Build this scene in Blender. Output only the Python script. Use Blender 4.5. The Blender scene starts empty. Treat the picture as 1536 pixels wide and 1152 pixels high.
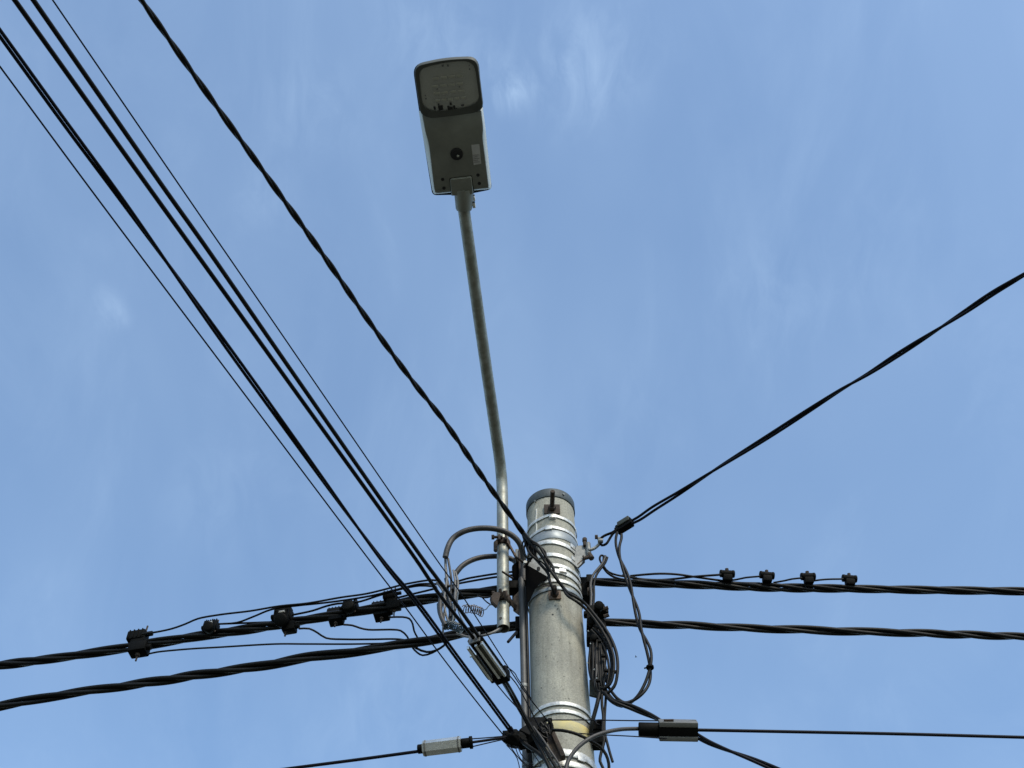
import bpy, bmesh, math, random
from mathutils import Vector, Matrix
random.seed(7)
C = bpy.context.scene
R = math.radians

# ------------------------------------------------------------------ camera
FPX = 2000.0                      # focal length in pixels of a 1536 wide frame
W0, H0 = 1536.0, 1152.0
CAMZ = 1.6
PITCH = 54.0
ROLL = -1.03
ROT = Matrix.Rotation(R(90 + PITCH), 3, 'X') @ Matrix.Rotation(R(ROLL), 3, 'Z')
CAM = Vector((0, 0, CAMZ))
cd = bpy.data.cameras.new('camera')
cd.sensor_fit = 'HORIZONTAL'; cd.sensor_width = 36.0; cd.lens = 36.0 * FPX / W0
cd.clip_start = 0.05; cd.clip_end = 5000
cam = bpy.data.objects.new('camera', cd); C.collection.objects.link(cam)
cam.matrix_world = Matrix.Translation(CAM) @ ROT.to_4x4()
C.camera = cam

# ------------------------------------------------------------------ light
SUN = Vector((0.32, -0.62, 0.70)).normalized()
elev = math.asin(SUN.z); azim = math.atan2(SUN.x, SUN.y)
w = bpy.data.worlds.new('World'); C.world = w; w.use_nodes = True
nt = w.node_tree; nt.nodes.clear()
def N(t, **k):
    n = nt.nodes.new(t)
    for a, b in k.items(): setattr(n, a, b)
    return n
out = N('ShaderNodeOutputWorld'); bg = N('ShaderNodeBackground'); bg.inputs[1].default_value = 0.15
sky = N('ShaderNodeTexSky', sky_type='NISHITA'); sky.sun_disc = False
sky.sun_elevation = elev; sky.sun_rotation = azim
sky.air_density = 1.0; sky.dust_density = 1.0; sky.ozone_density = 1.4
tc = N('ShaderNodeTexCoord')
def noise(scale, detail, rough, sc=(1, 1, 1), rot=(0, 0, 0), dist=0.0):
    mp = N('ShaderNodeMapping'); mp.inputs['Scale'].default_value = sc; mp.inputs['Rotation'].default_value = rot
    n = N('ShaderNodeTexNoise'); n.inputs['Scale'].default_value = scale
    n.inputs['Detail'].default_value = detail; n.inputs['Roughness'].default_value = rough
    n.inputs['Distortion'].default_value = dist
    nt.links.new(tc.outputs['Generated'], mp.inputs[0]); nt.links.new(mp.outputs[0], n.inputs['Vector'])
    return n.outputs['Fac']
def mapr(s, a, b, c, d):
    m = N('ShaderNodeMapRange'); m.interpolation_type = 'SMOOTHSTEP'
    for i, v in enumerate((a, b, c, d)): m.inputs[i + 1].default_value = v
    nt.links.new(s, m.inputs[0]); return m.outputs[0]
def mth(op, a, b):
    m = N('ShaderNodeMath', operation=op)
    for i, v in enumerate((a, b)):
        if isinstance(v, (int, float)): m.inputs[i].default_value = v
        else: nt.links.new(v, m.inputs[i])
    return m.outputs[0]
def ray(px, py):
    d = ROT @ Vector(((px - W0 / 2) / FPX, -(py - H0 / 2) / FPX, -1.0))
    return d
veil = mapr(noise(2.6, 4, 0.5, (1.6, 0.6, 1), (0, 0, 0.5), 0.4), 0.25, 0.80, 0.0, 0.17)
wisp = mapr(noise(7.0, 8, 0.62, (1.5, 0.55, 1.0), (0.2, 0.1, 0.6), 0.7), 0.45, 0.85, 0.0, 0.10)
fac = mth('ADD', veil, wisp)
# a few brighter cirrus shreds lying in fixed directions of the sky
shred_tex = noise(26.0, 6, 0.6, (1.8, 0.8, 1.0), (0.3, 0.0, 0.9), 0.6)
for (px, py, rad, amt) in ((765, 138, 0.024, 0.34), (735, 115, 0.045, 0.14), (860, 110, 0.065, 0.17), (900, 70, 0.09, 0.10), (650, 35, 0.07, 0.16),
                           (160, 450, 0.018, 0.14), (172, 475, 0.018, 0.20), (465, 160, 0.06, 0.12), (400, 290, 0.04, 0.10), (1150, 450, 0.07, 0.11),
                           (560, 1080, 0.10, 0.10), (330, 750, 0.08, 0.07), (930, 640, 0.09, 0.06), (40, 920, 0.06, 0.06), (1300, 400, 0.09, 0.06), (60, 60, 0.10, 0.05)):
    dv = ray(px, py).normalized()
    dot = N('ShaderNodeVectorMath', operation='DISTANCE'); nt.links.new(tc.outputs['Generated'], dot.inputs[0])
    dot.inputs[1].default_value = dv
    blob = mapr(dot.outputs['Value'], 0.0, rad, 1.0, 0.0)
    fac = mth('ADD', fac, mth('MULTIPLY', blob, mth('MULTIPLY', mapr(shred_tex, 0.30, 0.78, 0.05, 1.0), amt)))
# the thin veil is a little denser overhead
sep = N('ShaderNodeSeparateXYZ'); nt.links.new(tc.outputs['Generated'], sep.inputs[0])
hz = mapr(sep.outputs['Z'], 0.50, 0.98, 0.0, 0.055)
fac = mth('ADD', fac, hz)
fac = mth('MINIMUM', fac, 1.0)
mix = N('ShaderNodeMix', data_type='RGBA')
mix.inputs[7].default_value = (2.9, 3.9, 5.2, 1)
skyg = N('ShaderNodeMix', data_type='RGBA', blend_type='MULTIPLY'); skyg.inputs[0].default_value = 1.0
skyg.inputs[7].default_value = (1.18, 1.275, 1.27, 1)
nt.links.new(sky.outputs[0], skyg.inputs[6])
nt.links.new(fac, mix.inputs[0]); nt.links.new(skyg.outputs[2], mix.inputs[6])
nt.links.new(mix.outputs[2], bg.inputs[0]); nt.links.new(bg.outputs[0], out.inputs[0])

sl = bpy.data.lights.new('sun', 'SUN'); sl.energy = 1.95; sl.angle = R(16.0); sl.color = (1.0, 0.90, 0.74)
so = bpy.data.objects.new('sun', sl); C.collection.objects.link(so)
so.rotation_euler = SUN.to_track_quat('Z', 'Y').to_euler(); so.location = (0, 0, 30)
C.view_settings.view_transform = 'Standard'; C.view_settings.look = 'None'
C.view_settings.exposure = 0.5; C.view_settings.gamma = 1.0

# ------------------------------------------------------------------ pixel -> world
def P(px, py, Y=None, Z=None):
    d = ray(px, py)
    k = (Y / d.y) if Y is not None else ((Z - CAMZ) / d.z)
    return CAM + d * k
def depth(p):
    return -(ROT.transposed() @ (p - CAM)).z
def mpp(p):                       # metres per photo pixel at p
    return depth(p) / FPX
PY = 4.0                          # distance of the pole axis
_a = P(827, 790, Y=PY); _b = P(845, 1150, Y=PY)
PX = (_a.x + _b.x) / 2
zt, zb = _a.z, _b.z
rt, rb = 35.6 * mpp(_a), 47.4 * mpp(_b)
def prad(z): return rt + (rb - rt) * (zt - z) / (zt - zb)
def on_pole(px, py, off=0.0):
    d = ray(px, py); r = 0.11
    for _ in range(6):
        ox, oy = CAM.x - PX, CAM.y - PY
        a = d.x ** 2 + d.y ** 2; b = 2 * (ox * d.x + oy * d.y); c = ox * ox + oy * oy - (r + off) ** 2
        D = b * b - 4 * a * c
        k = (-b - math.sqrt(max(D, 0))) / (2 * a)
        p = CAM + d * k; r = prad(p.z)
    return p

# ------------------------------------------------------------------ materials
def mat(name, col, rough=0.6, metal=0.0, var=0.0, vscale=8.0, bump=0.0, bscale=40.0, col2=None, spots=None, spec=0.5, coat=0.0):
    m = bpy.data.materials.new(name); m.use_nodes = True
    t = m.node_tree; b = t.nodes['Principled BSDF']
    b.inputs['Roughness'].default_value = rough; b.inputs['Metallic'].default_value = metal
    b.inputs['Base Color'].default_value = (*col, 1); b.inputs['Specular IOR Level'].default_value = spec
    b.inputs['Coat Weight'].default_value = coat
    co = t.nodes.new('ShaderNodeTexCoord')
    last = None
    if var or col2:
        n = t.nodes.new('ShaderNodeTexNoise'); n.inputs['Scale'].default_value = vscale; n.inputs['Detail'].default_value = 8
        n.inputs['Roughness'].default_value = 0.65
        t.links.new(co.outputs['Object'], n.inputs['Vector'])
        r = t.nodes.new('ShaderNodeValToRGB')
        c2 = col2 if col2 else tuple(c * (1 - var) for c in col)
        r.color_ramp.elements[0].position = 0.36; r.color_ramp.elements[1].position = 0.64
        r.color_ramp.elements[0].color = (*c2, 1); r.color_ramp.elements[1].color = (*col, 1)
        t.links.new(n.outputs['Fac'], r.inputs[0]); last = r.outputs[0]
        rr = t.nodes.new('ShaderNodeMapRange'); rr.inputs[3].default_value = rough + 0.12; rr.inputs[4].default_value = max(0.05, rough - 0.1)
        t.links.new(n.outputs['Fac'], rr.inputs[0]); t.links.new(rr.outputs[0], b.inputs['Roughness'])
    if last: t.links.new(last, b.inputs['Base Color'])
    if bump:
        n = t.nodes.new('ShaderNodeTexNoise'); n.inputs['Scale'].default_value = bscale; n.inputs['Detail'].default_value = 6
        t.links.new(co.outputs['Object'], n.inputs['Vector'])
        bp = t.nodes.new('ShaderNodeBump'); bp.inputs['Strength'].default_value = bump; bp.inputs['Distance'].default_value = 0.004
        t.links.new(n.outputs['Fac'], bp.inputs['Height']); t.links.new(bp.outputs[0], b.inputs['Normal'])
    return m

def concrete():
    m = bpy.data.materials.new('weathered_concrete'); m.use_nodes = True
    t = m.node_tree; b = t.nodes['Principled BSDF']; b.inputs['Roughness'].default_value = 0.85
    b.inputs['Specular IOR Level'].default_value = 0.3
    co = t.nodes.new('ShaderNodeTexCoord')
    def nz(scale, detail, sc=(1, 1, 1), rough=0.6):
        mp = t.nodes.new('ShaderNodeMapping'); mp.inputs['Scale'].default_value = sc
        n = t.nodes.new('ShaderNodeTexNoise'); n.inputs['Scale'].default_value = scale; n.inputs['Detail'].default_value = detail
        n.inputs['Roughness'].default_value = rough
        t.links.new(co.outputs['Object'], mp.inputs[0]); t.links.new(mp.outputs[0], n.inputs[0]); return n.outputs['Fac']
    def ramp(f, stops):
        r = t.nodes.new('ShaderNodeValToRGB'); e = r.color_ramp.elements
        e[0].position, e[0].color = stops[0][0], (*stops[0][1], 1); e[1].position, e[1].color = stops[-1][0], (*stops[-1][1], 1)
        for p, c in stops[1:-1]:
            x = e.new(p); x.color = (*c, 1)
        t.links.new(f, r.inputs[0]); return r.outputs[0]
    def mul(a, c, f=1.0):
        x = t.nodes.new('ShaderNodeMix'); x.data_type = 'RGBA'; x.blend_type = 'MULTIPLY'; x.inputs[0].default_value = f
        t.links.new(a, x.inputs[6]); t.links.new(c, x.inputs[7]); return x.outputs[2]
    base = ramp(nz(9, 10, (1, 1, 0.6), 0.68), [(0.3, (0.24, 0.235, 0.20)), (0.47, (0.30, 0.292, 0.245)), (0.56, (0.33, 0.32, 0.265)), (0.72, (0.40, 0.385, 0.315))])
    streak = ramp(nz(30, 6, (1, 1, 0.06), 0.65), [(0.30, (0.70, 0.69, 0.66)), (0.52, (1, 1, 1)), (0.8, (1.08, 1.08, 1.06))])
    grain = ramp(nz(170, 4), [(0.3, (0.66, 0.66, 0.66)), (0.6, (1.05, 1.05, 1.05))])
    pits = ramp(nz(85, 4, (1, 1, 0.7), 0.6), [(0.29, (0.22, 0.22, 0.22)), (0.37, (1, 1, 1)), (1.0, (1, 1, 1))])
    c = mul(mul(mul(base, streak, 0.75), grain, 0.8), pits, 0.8)
    # dirt and rust runs of their own shape near the pole top
    sp = t.nodes.new('ShaderNodeSeparateXYZ'); t.links.new(co.outputs['Object'], sp.inputs[0])
    mr = t.nodes.new('ShaderNodeMapRange'); mr.inputs[1].default_value = TOPZ - 0.42; mr.inputs[2].default_value = TOPZ - 0.02
    t.links.new(sp.outputs['Z'], mr.inputs[0])
    st = nz(17, 6, (1, 1, 0.10), 0.6)
    s2 = t.nodes.new('ShaderNodeMapRange'); s2.inputs[1].default_value = 0.42; s2.inputs[2].default_value = 0.66
    t.links.new(st, s2.inputs[0])
    mm = t.nodes.new('ShaderNodeMath'); mm.operation = 'MULTIPLY'; t.links.new(mr.outputs[0], mm.inputs[0]); t.links.new(s2.outputs[0], mm.inputs[1])
    x = t.nodes.new('ShaderNodeMix'); x.data_type = 'RGBA'; t.links.new(mm.outputs[0], x.inputs[0])
    t.links.new(c, x.inputs[6]); x.inputs[7].default_value = (0.15, 0.125, 0.08, 1)
    t.links.new(x.outputs[2], b.inputs['Base Color'])
    bp = t.nodes.new('ShaderNodeBump'); bp.inputs['Strength'].default_value = 0.5; bp.inputs['Distance'].default_value = 0.003
    t.links.new(nz(95, 5), bp.inputs['Height']); t.links.new(bp.outputs[0], b.inputs['Normal'])
    return m
topp = on_pole(828, 745)
TOPZ = topp.z
M = dict(
    concrete=concrete(),
    black=mat('black_cable_sheath', (0.0065, 0.0065, 0.0055), 0.5, 0, 0.4, 14, 0.15, 60, spec=0.17),
    wire=mat('thin_black_wire', (0.005, 0.0055, 0.009), 0.55, spec=0.12),
    plastic=mat('black_plastic', (0.0045, 0.0045, 0.0038), 0.65, 0, 0.35, 20, 0.2, 90, spec=0.07),
    galv=mat('galvanised_steel', (0.42, 0.43, 0.40), 0.5, 0.35, 0, 16, 0.15, 80, col2=(0.27, 0.28, 0.255)),
    galvd=mat('dull_galvanised_steel', (0.20, 0.21, 0.20), 0.55, 0.3, 0, 20, 0.2, 80, col2=(0.12, 0.125, 0.12)),
    arm=mat('weathered_arm_pipe', (0.30, 0.31, 0.275), 0.52, 0.5, 0, 22, 0.3, 80, col2=(0.19, 0.19, 0.155)),
    strap=mat('steel_strap', (0.66, 0.66, 0.62), 0.45, 0.5, 0.45, 38, 0.4, 60),
    band=mat('zinc_band', (0.27, 0.30, 0.31), 0.5, 0.4, 0.25, 18, 0.1, 60),
    cap=mat('dark_cap_collar', (0.05, 0.065, 0.068), 0.6, 0.1, 0.35, 18, 0.2, 60),
    rust=mat('rusty_iron', (0.045, 0.03, 0.02), 0.85, 0.1, 0, 40, 0.5, 120, col2=(0.035, 0.026, 0.02)),
    rustarm=mat('brown_rusted_bar', (0.17, 0.12, 0.08), 0.8, 0.1, 0, 40, 0.4, 120, col2=(0.07, 0.05, 0.04)),
    conduit=mat('grey_conduit', (0.065, 0.066, 0.064), 0.55, 0, 0.3, 10, 0.1, 50),
    hose=mat('dark_grey_hose', (0.038, 0.035, 0.032), 0.55, 0, 0.3, 14, 0.3, 90),
    greywire=mat('grey_wire_sheath', (0.17, 0.165, 0.155), 0.5, 0, 0.5, 30),
    bluewire=mat('blue_green_wire', (0.025, 0.055, 0.075), 0.45, 0, 0.4, 30),
    palewire=mat('pale_brown_wire', (0.16, 0.13, 0.125), 0.45, 0, 0.85, 60),
    yellow=mat('faded_yellow_paint', (0.52, 0.43, 0.17), 0.75, 0, 0, 14, 0.3, 100, col2=(0.40, 0.36, 0.21)),
    lampbody=mat('grey_powder_coat', (0.20, 0.208, 0.178), 0.5, 0, 0.22, 9, 0.05, 200),
    lampside=mat('pale_grey_powder_coat', (0.62, 0.64, 0.60), 0.45, 0, 0.08, 6),
    lamptop=mat('dark_lamp_cover', (0.008, 0.014, 0.020), 0.75, 0, 0.2, 8, spec=0.15),
    board=mat('led_board', (0.30, 0.30, 0.245), 0.55, 0, 0.06, 20),
    led=mat('led_lens', (0.35, 0.35, 0.29), 0.3),
    hole=mat('dark_screw_hole', (0.006, 0.006, 0.006), 0.7),
    sticker=mat('rating_sticker', (0.52, 0.52, 0.50), 0.5, 0, 0.15, 40),
    stickerd=mat('sticker_print', (0.20, 0.19, 0.19), 0.6),
    sleeve=mat('silver_closure', (0.72, 0.73, 0.68), 0.28, 0.8, 0.25, 25, 0.15, 60),
    sleevei=mat('grey_closure_rib', (0.17, 0.165, 0.145), 0.45, 0.3, 0.25, 25, 0.15, 60),
    sleeved=mat('olive_closure_body', (0.05, 0.05, 0.03), 0.55, 0.2, 0.3, 25, 0.15, 60),
    asphalt=mat('dry_ground', (0.095, 0.085, 0.062), 0.9, 0, 0, 0.4, 0.4, 30, col2=(0.05, 0.052, 0.034)),
    bird=mat('dark_feather', (0.02, 0.02, 0.022), 0.7),
)
g = bpy.data.materials.new('lamp_glass'); g.use_nodes = True
gb = g.node_tree.nodes['Principled BSDF']; gb.inputs['Base Color'].default_value = (0.8, 0.82, 0.78, 1)
gb.inputs['Roughness'].default_value = 0.08; gb.inputs['Alpha'].default_value = 0.16; gb.inputs['Specular IOR Level'].default_value = 0.4
M['glass'] = g

# ------------------------------------------------------------------ mesh helpers
def frame(t, up=Vector((0, 0, 1))):
    t = t.normalized()
    if abs(t.dot(up)) > 0.97: up = Vector((1, 0, 0))
    s = t.cross(up).normalized(); u = s.cross(t).normalized()
    return t, s, u
class MB:
    def __init__(self): self.v = []; self.f = []
    def add(self, vs, fs):
        o = len(self.v); self.v += [Vector(x) for x in vs]; self.f += [tuple(i + o for i in f) for f in fs]; return self
    def tube(self, pts, r, n=10, caps=True, up=None):
        pts = [Vector(p) for p in pts]
        rr = r if isinstance(r, (list, tuple)) else [r] * len(pts)
        t0 = (pts[1] - pts[0]).normalized(); _, s, u = frame(t0)
        vs = []; fs = []
        for i, p in enumerate(pts):
            t = (pts[min(i + 1, len(pts) - 1)] - pts[max(i - 1, 0)])
            if t.length < 1e-9: t = t0
            t.normalize()
            s = (s - t * s.dot(t)).normalized(); u = t.cross(s)
            for k in range(n):
                a = 2 * math.pi * k / n
                vs.append(p + (s * math.cos(a) + u * math.sin(a)) * rr[i])
        for i in range(len(pts) - 1):
            for k in range(n):
                k2 = (k + 1) % n
                fs.append((i * n + k, i * n + k2, (i + 1) * n + k2, (i + 1) * n + k))
        if caps:
            fs.append(tuple(range(n - 1, -1, -1))); m = (len(pts) - 1) * n; fs.append(tuple(m + k for k in range(n)))
        return self.add(vs, fs)
    def cyl(self, a, b, r, n=20, r2=None, bev=0.0):
        a = Vector(a); b = Vector(b); r2 = r if r2 is None else r2
        if bev:
            t = (b - a).normalized()
            return self.tube([a, a + t * bev * 0.4, a + t * bev, b - t * bev, b - t * bev * 0.4, b],
                             [r - bev, r - bev * 0.3, r, r2, r2 - bev * 0.3, r2 - bev], n)
        return self.tube([a, b], [r, r2], n)
    def hexn(self, a, b, r): return self.cyl(a, b, r, 6)
    def box(self, c, ax, sz, bev=0.003):
        # ax: three unit vectors; sz: full sizes
        bm = bmesh.new(); bmesh.ops.create_cube(bm, size=1.0)
        for v in bm.verts: v.co = Vector((v.co.x * sz[0], v.co.y * sz[1], v.co.z * sz[2]))
        if bev: bmesh.ops.bevel(bm, geom=bm.edges[:] , offset=min(bev, min(sz) * 0.4), segments=2, affect='EDGES', profile=0.6)
        A = Matrix((ax[0], ax[1], ax[2])).transposed()
        vs = [A @ v.co + Vector(c) for v in bm.verts]; bm.verts.index_update()
        fs = [tuple(v.index for v in f.verts) for f in bm.faces]; bm.free()
        return self.add(vs, fs)
    def bar(self, a, b, wd, th, up=Vector((0, 0, 1)), bev=0.002):
        a = Vector(a); b = Vector(b); t, s, u = frame(b - a, up)
        return self.box((a + b) / 2, (t, s, u), ((b - a).length, wd, th), bev)
    def prism(self, poly, nrm, th, bev=0.0):
        poly = [Vector(p) for p in poly]; n = len(poly); nrm = nrm.normalized()
        bm = bmesh.new()
        b0 = [bm.verts.new(p - nrm * th / 2) for p in poly]; b1 = [bm.verts.new(p + nrm * th / 2) for p in poly]
        bm.faces.new(b0[::-1]); bm.faces.new(b1)
        for i in range(n): bm.faces.new((b0[i], b0[(i + 1) % n], b1[(i + 1) % n], b1[i]))
        if bev: bmesh.ops.bevel(bm, geom=bm.edges[:], offset=bev, segments=2, affect='EDGES')
        bmesh.ops.recalc_face_normals(bm, faces=bm.faces[:]); bm.verts.index_update()
        self.add([v.co.copy() for v in bm.verts], [tuple(v.index for v in f.verts) for f in bm.faces]); bm.free(); return self
    def ring(self, c, R0, th, h, tilt=(0, 0), n=64, a0=0, a1=360, taper=0.0, axis=None, dent=None):
        # band of radial thickness th and height h round the vertical axis through c
        vs = []; fs = []; full = abs(a1 - a0) >= 360
        m = n if full else n + 1
        for i in range(m):
            a = R(a0 + (a1 - a0) * i / n)
            d = Vector((math.cos(a), math.sin(a), 0)); zo = tilt[0] * d.x + tilt[1] * d.y
            if dent: zo += dent(a)
            ri = R0; pr = [(ri, -h / 2), (ri + th * 0.8, -h / 2), (ri + th, -h / 2 + th * 0.3), (ri + th, h / 2 - th * 0.3), (ri + th * 0.8, h / 2), (ri, h / 2)]
            for (q, z) in pr: vs.append(Vector(c) + d * (q - taper * (z + zo)) + Vector((0, 0, z + zo)))
        k = 6
        for i in range(n):
            j = (i + 1) % m
            for q in range(k):
                q2 = (q + 1) % k
                fs.append((i * k + q, j * k + q, j * k + q2, i * k + q2))
        if not full: fs.append(tuple(range(k - 1, -1, -1))); fs.append(tuple((m - 1) * k + q for q in range(k)))
        return self.add(vs, fs)
def link(o, parent=None):
    C.collection.objects.link(o)
    if parent: o.parent = parent
def gloc(o):
    p = Vector((0, 0, 0))
    while o: p += o.location; o = o.parent
    return p
def obj(name, mb, material, parent=None, smooth=True, label=None):
    me = bpy.data.meshes.new(name)
    if parent: org = gloc(parent); ctr = Vector((0, 0, 0))
    lo = Vector([min(v[i] for v in mb.v) for i in range(3)]); hi = Vector([max(v[i] for v in mb.v) for i in range(3)])
    ctr = (lo + hi) / 2
    base = gloc(parent) if parent else Vector((0, 0, 0))
    me.from_pydata([v - ctr for v in mb.v], [], mb.f)
    bm = bmesh.new(); bm.from_mesh(me); bmesh.ops.recalc_face_normals(bm, faces=bm.faces[:]); bm.to_mesh(me); bm.free()
    me.materials.append(M[material] if isinstance(material, str) else material)
    if smooth:
        for p in me.polygons: p.use_smooth = True
        me.set_sharp_from_angle(angle=R(50))
    o = bpy.data.objects.new(name, me); link(o, parent); o.location = ctr - base
    if label: o['label'] = label
    return o
def tag(o, label, cat, group=None):
    o['label'] = label; o['category'] = cat
    if group: o['group'] = group
    return o
def thing(name, label, cat, loc, group=None):
    o = bpy.data.objects.new(name, None); link(o); o.location = loc; o.empty_display_size = 0.05
    return tag(o, label, cat, group)
def struct(name, mb, m):
    o = obj(name, mb, m, None, False); o['kind'] = 'structure'; return o

def spline(pts, step=0.012):
    pts = [Vector(p) for p in pts]
    if len(pts) == 2:
        n = max(2, int((pts[1] - pts[0]).length / step)); return [pts[0].lerp(pts[1], i / n) for i in range(n + 1)]
    q = [pts[0] * 2 - pts[1]] + pts + [pts[-1] * 2 - pts[-2]]
    res = []
    for i in range(1, len(q) - 2):
        p0, p1, p2, p3 = q[i - 1], q[i], q[i + 1], q[i + 2]
        d0 = max((p1 - p0).length, 1e-5) ** 0.5; d1 = max((p2 - p1).length, 1e-5) ** 0.5; d2 = max((p3 - p2).length, 1e-5) ** 0.5
        m1 = (p1 - p0) / d0 - (p2 - p0) / (d0 + d1) + (p2 - p1) / d1
        m2 = (p2 - p1) / d1 - (p3 - p1) / (d1 + d2) + (p3 - p2) / d2
        m1 *= d1; m2 *= d1
        n = max(2, min(400, int((p2 - p1).length / step)))
        for k in range(n):
            t = k / n
            res.append(p1 * (2 * t**3 - 3 * t**2 + 1) + m1 * (t**3 - 2 * t**2 + t) + p2 * (-2 * t**3 + 3 * t**2) + m2 * (t**3 - t**2))
    res.append(pts[-1]); return res
def path(pts, Y=None, Z=None, ext0=0, ext1=0):
    out = []
    for p in pts:
        if isinstance(p, Vector): out.append(p)
        elif len(p) == 3: out.append(P(p[0], p[1], Y=p[2]))
        else: out.append(P(p[0], p[1], Y=Y, Z=Z))
    if ext0: out.insert(0, out[0] + (out[0] - out[1]).normalized() * ext0)
    if ext1: out.append(out[-1] + (out[-1] - out[-2]).normalized() * ext1)
    return out
def wire(pts, wpx, Y=None, Z=None, ext0=0, ext1=0, n=8, step=0.02, mb=None):
    p = path(pts, Y, Z, ext0, ext1); mid = P(*pts[len(pts) // 2][:2], Y=(pts[len(pts) // 2][2] if len(pts[len(pts) // 2]) == 3 else Y), Z=Z) if not isinstance(pts[len(pts) // 2], Vector) else pts[len(pts) // 2]
    mb = mb or MB(); mb.tube(spline(p, step), wpx / 2 * mpp(mid), n); return mb
def twisted(cpts, ncore, rcore, pitch, step=0.014, phase=0.0, spread=1.0, fan=None, wob=0.12):
    c = spline(cpts, step); t0 = c[1] - c[0]; _, s, u = frame(t0)
    a = rcore * (1.0 if ncore == 2 else 1.0 / math.sin(math.pi / ncore)) * spread
    L = 0.0; cores = [[] for _ in range(ncore)]; prev = c[0]; w1 = random.uniform(0, 6); w2 = random.uniform(0, 6)
    tot = sum((c[i + 1] - c[i]).length for i in range(len(c) - 1))
    for i, p in enumerate(c):
        t = (c[min(i + 1, len(c) - 1)] - c[max(i - 1, 0)]).normalized(); L += (p - prev).length; prev = p
        s = (s - t * s.dot(t)).normalized(); u = t.cross(s)
        ph = phase + 2 * math.pi * L / pitch + 0.5 * math.sin(L * 2.3 + w1) + 0.3 * math.sin(L * 5.1 + w2)
        aa = a * (1 + wob * math.sin(L * 7.3 + w2) * math.sin(L * 2.9 + w1))
        if fan:
            e = fan(L, tot); aa *= e
        for k in range(ncore):
            q = ph + 2 * math.pi * k / ncore
            cores[k].append(p + (s * math.cos(q) + u * math.sin(q)) * aa)
    return cores
def cable(name, label, cat, cpts, ncore, rcore, pitch, material='black', group=None, **k):
    cores = twisted(cpts, ncore, rcore, pitch, **k)
    o = thing(name, label, cat, cpts[0] if isinstance(cpts[0], Vector) else Vector(cpts[0]), group)
    for c in cores: obj('core', MB().tube(c, rcore, 8), material, o)
    return o

# ------------------------------------------------------------------ ground
mb = MB(); S = 400; n = 8
for i in range(n + 1):
    for j in range(n + 1): mb.v.append(Vector((-S + 2 * S * i / n, -S + 2 * S * j / n, 0)))
for i in range(n):
    for j in range(n): a = i * (n + 1) + j; mb.f.append((a, a + n + 1, a + n + 2, a + 1))
struct('ground', mb, 'asphalt')

# ------------------------------------------------------------------ utility pole
pole = thing('utility_pole', 'round tapered concrete utility pole bound with bright steel straps', 'utility pole', (PX, PY, 0))
mb = MB(); vs = []; nseg = 96; zs = [0.0] + [TOPZ * k / 40 for k in range(1, 40)] + [TOPZ + 0.008]
for z in zs:
    for k in range(nseg):
        a = 2 * math.pi * k / nseg; r = prad(z); vs.append(Vector((PX + r * math.cos(a), PY + r * math.sin(a), z)))
fs = [tuple((i * nseg + k, i * nseg + (k + 1) % nseg, (i + 1) * nseg + (k + 1) % nseg, (i + 1) * nseg + k)) for i in range(len(zs) - 1) for k in range(nseg)]
fs.append(tuple(range(nseg - 1, -1, -1))); fs.append(tuple((len(zs) - 1) * nseg + k for k in range(nseg)))
mb.add(vs, fs)
shaft = obj('shaft', mb, 'concrete', pole)
# keep concrete texture in world scale
TAP = (rb - rt) / (zt - zb)
PC = lambda z: Vector((PX, PY, z))
def zc(py, px=None):
    return on_pole(827 + (py - 790) * 0.05 if px is None else px, py).z
# dark collar at the top
z0, z1 = zc(745), zc(733.5)
capb = MB().ring(PC((z0 + z1) / 2), prad(TOPZ) - 0.001, 0.006, z1 - z0)
capb.cyl(PC(z1 - 0.006), PC(z1 - 0.001), prad(TOPZ) + 0.002, 64)
cp = obj('cap', capb, 'cap', pole)
for px_, py_ in ((845, 742), (803, 752)):
    q = on_pole(px_, py_, 0.006); d = Vector((q.x - PX, q.y - PY, 0)).normalized()
    obj('screw', MB().hexn(q - d * 0.003, q + d * 0.005, 0.005), 'galvd', cp)

def strap(py, hpx, mat_='strap', tilt=(0, 0), th=0.0028, buckle=None, label=None, lift=0.0030, a0=0, a1=360, dent=None, ringb=False, mhook=False):
    z = zc(py); h = hpx / 236.0
    o = obj('strap', MB().ring(PC(z), prad(z) + lift, th, h, tilt, 96, a0, a1, TAP, dent=dent), mat_, pole, label=label)
    if buckle:
        bx, by = buckle
        q = on_pole(bx, by, 0.006); d = Vector((q.x - PX, q.y - PY, 0)).normalized(); s = Vector((-d.y, d.x, 0)); u = Vector((0, 0, 1))
        b = MB().box(q, (s, u, d), (0.030, 0.024, 0.007), 0.002)
        obj('buckle', b, mat_, o)
        if ringb:
            r = [q - u * 0.018 + d * 0.006 + s * 0.016 * math.cos(t) + u * 0.007 * math.sin(t) for t in [i * math.pi / 8 for i in range(17)]]
            obj('buckle_loop', MB().tube(r, 0.0016, 6), 'galvd', o)
    return o
def bump_at(px, py, amp, wid):
    q = on_pole(px, py); a = math.atan2(q.y - PY, q.x - PX) % (2 * math.pi)
    return lambda t: amp * math.exp(-((t - a) / wid) ** 2)
strap(776, 4.2, dent=bump_at(826, 776, 0.012, 0.28), buckle=(829, 774.5), ringb=True)
strap(793, 4.2, dent=bump_at(824, 793, 0.008, 0.28), buckle=(823, 791.5))
strap(801.5, 11.5, 'band', th=0.002, lift=0.001, label='wide dull grey steel band')
strap(814, 5.5, tilt=(-0.018, 0.0), buckle=(859, 820.5), th=0.003)
strap(833, 5.0, tilt=(-0.016, 0.0), buckle=(861, 839), th=0.003)
strap(848.5, 4.5, tilt=(-0.012, 0.0))
strap(857, 6.0, tilt=(-0.02, 0.0), buckle=(844, 856), ringb=True)
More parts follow.
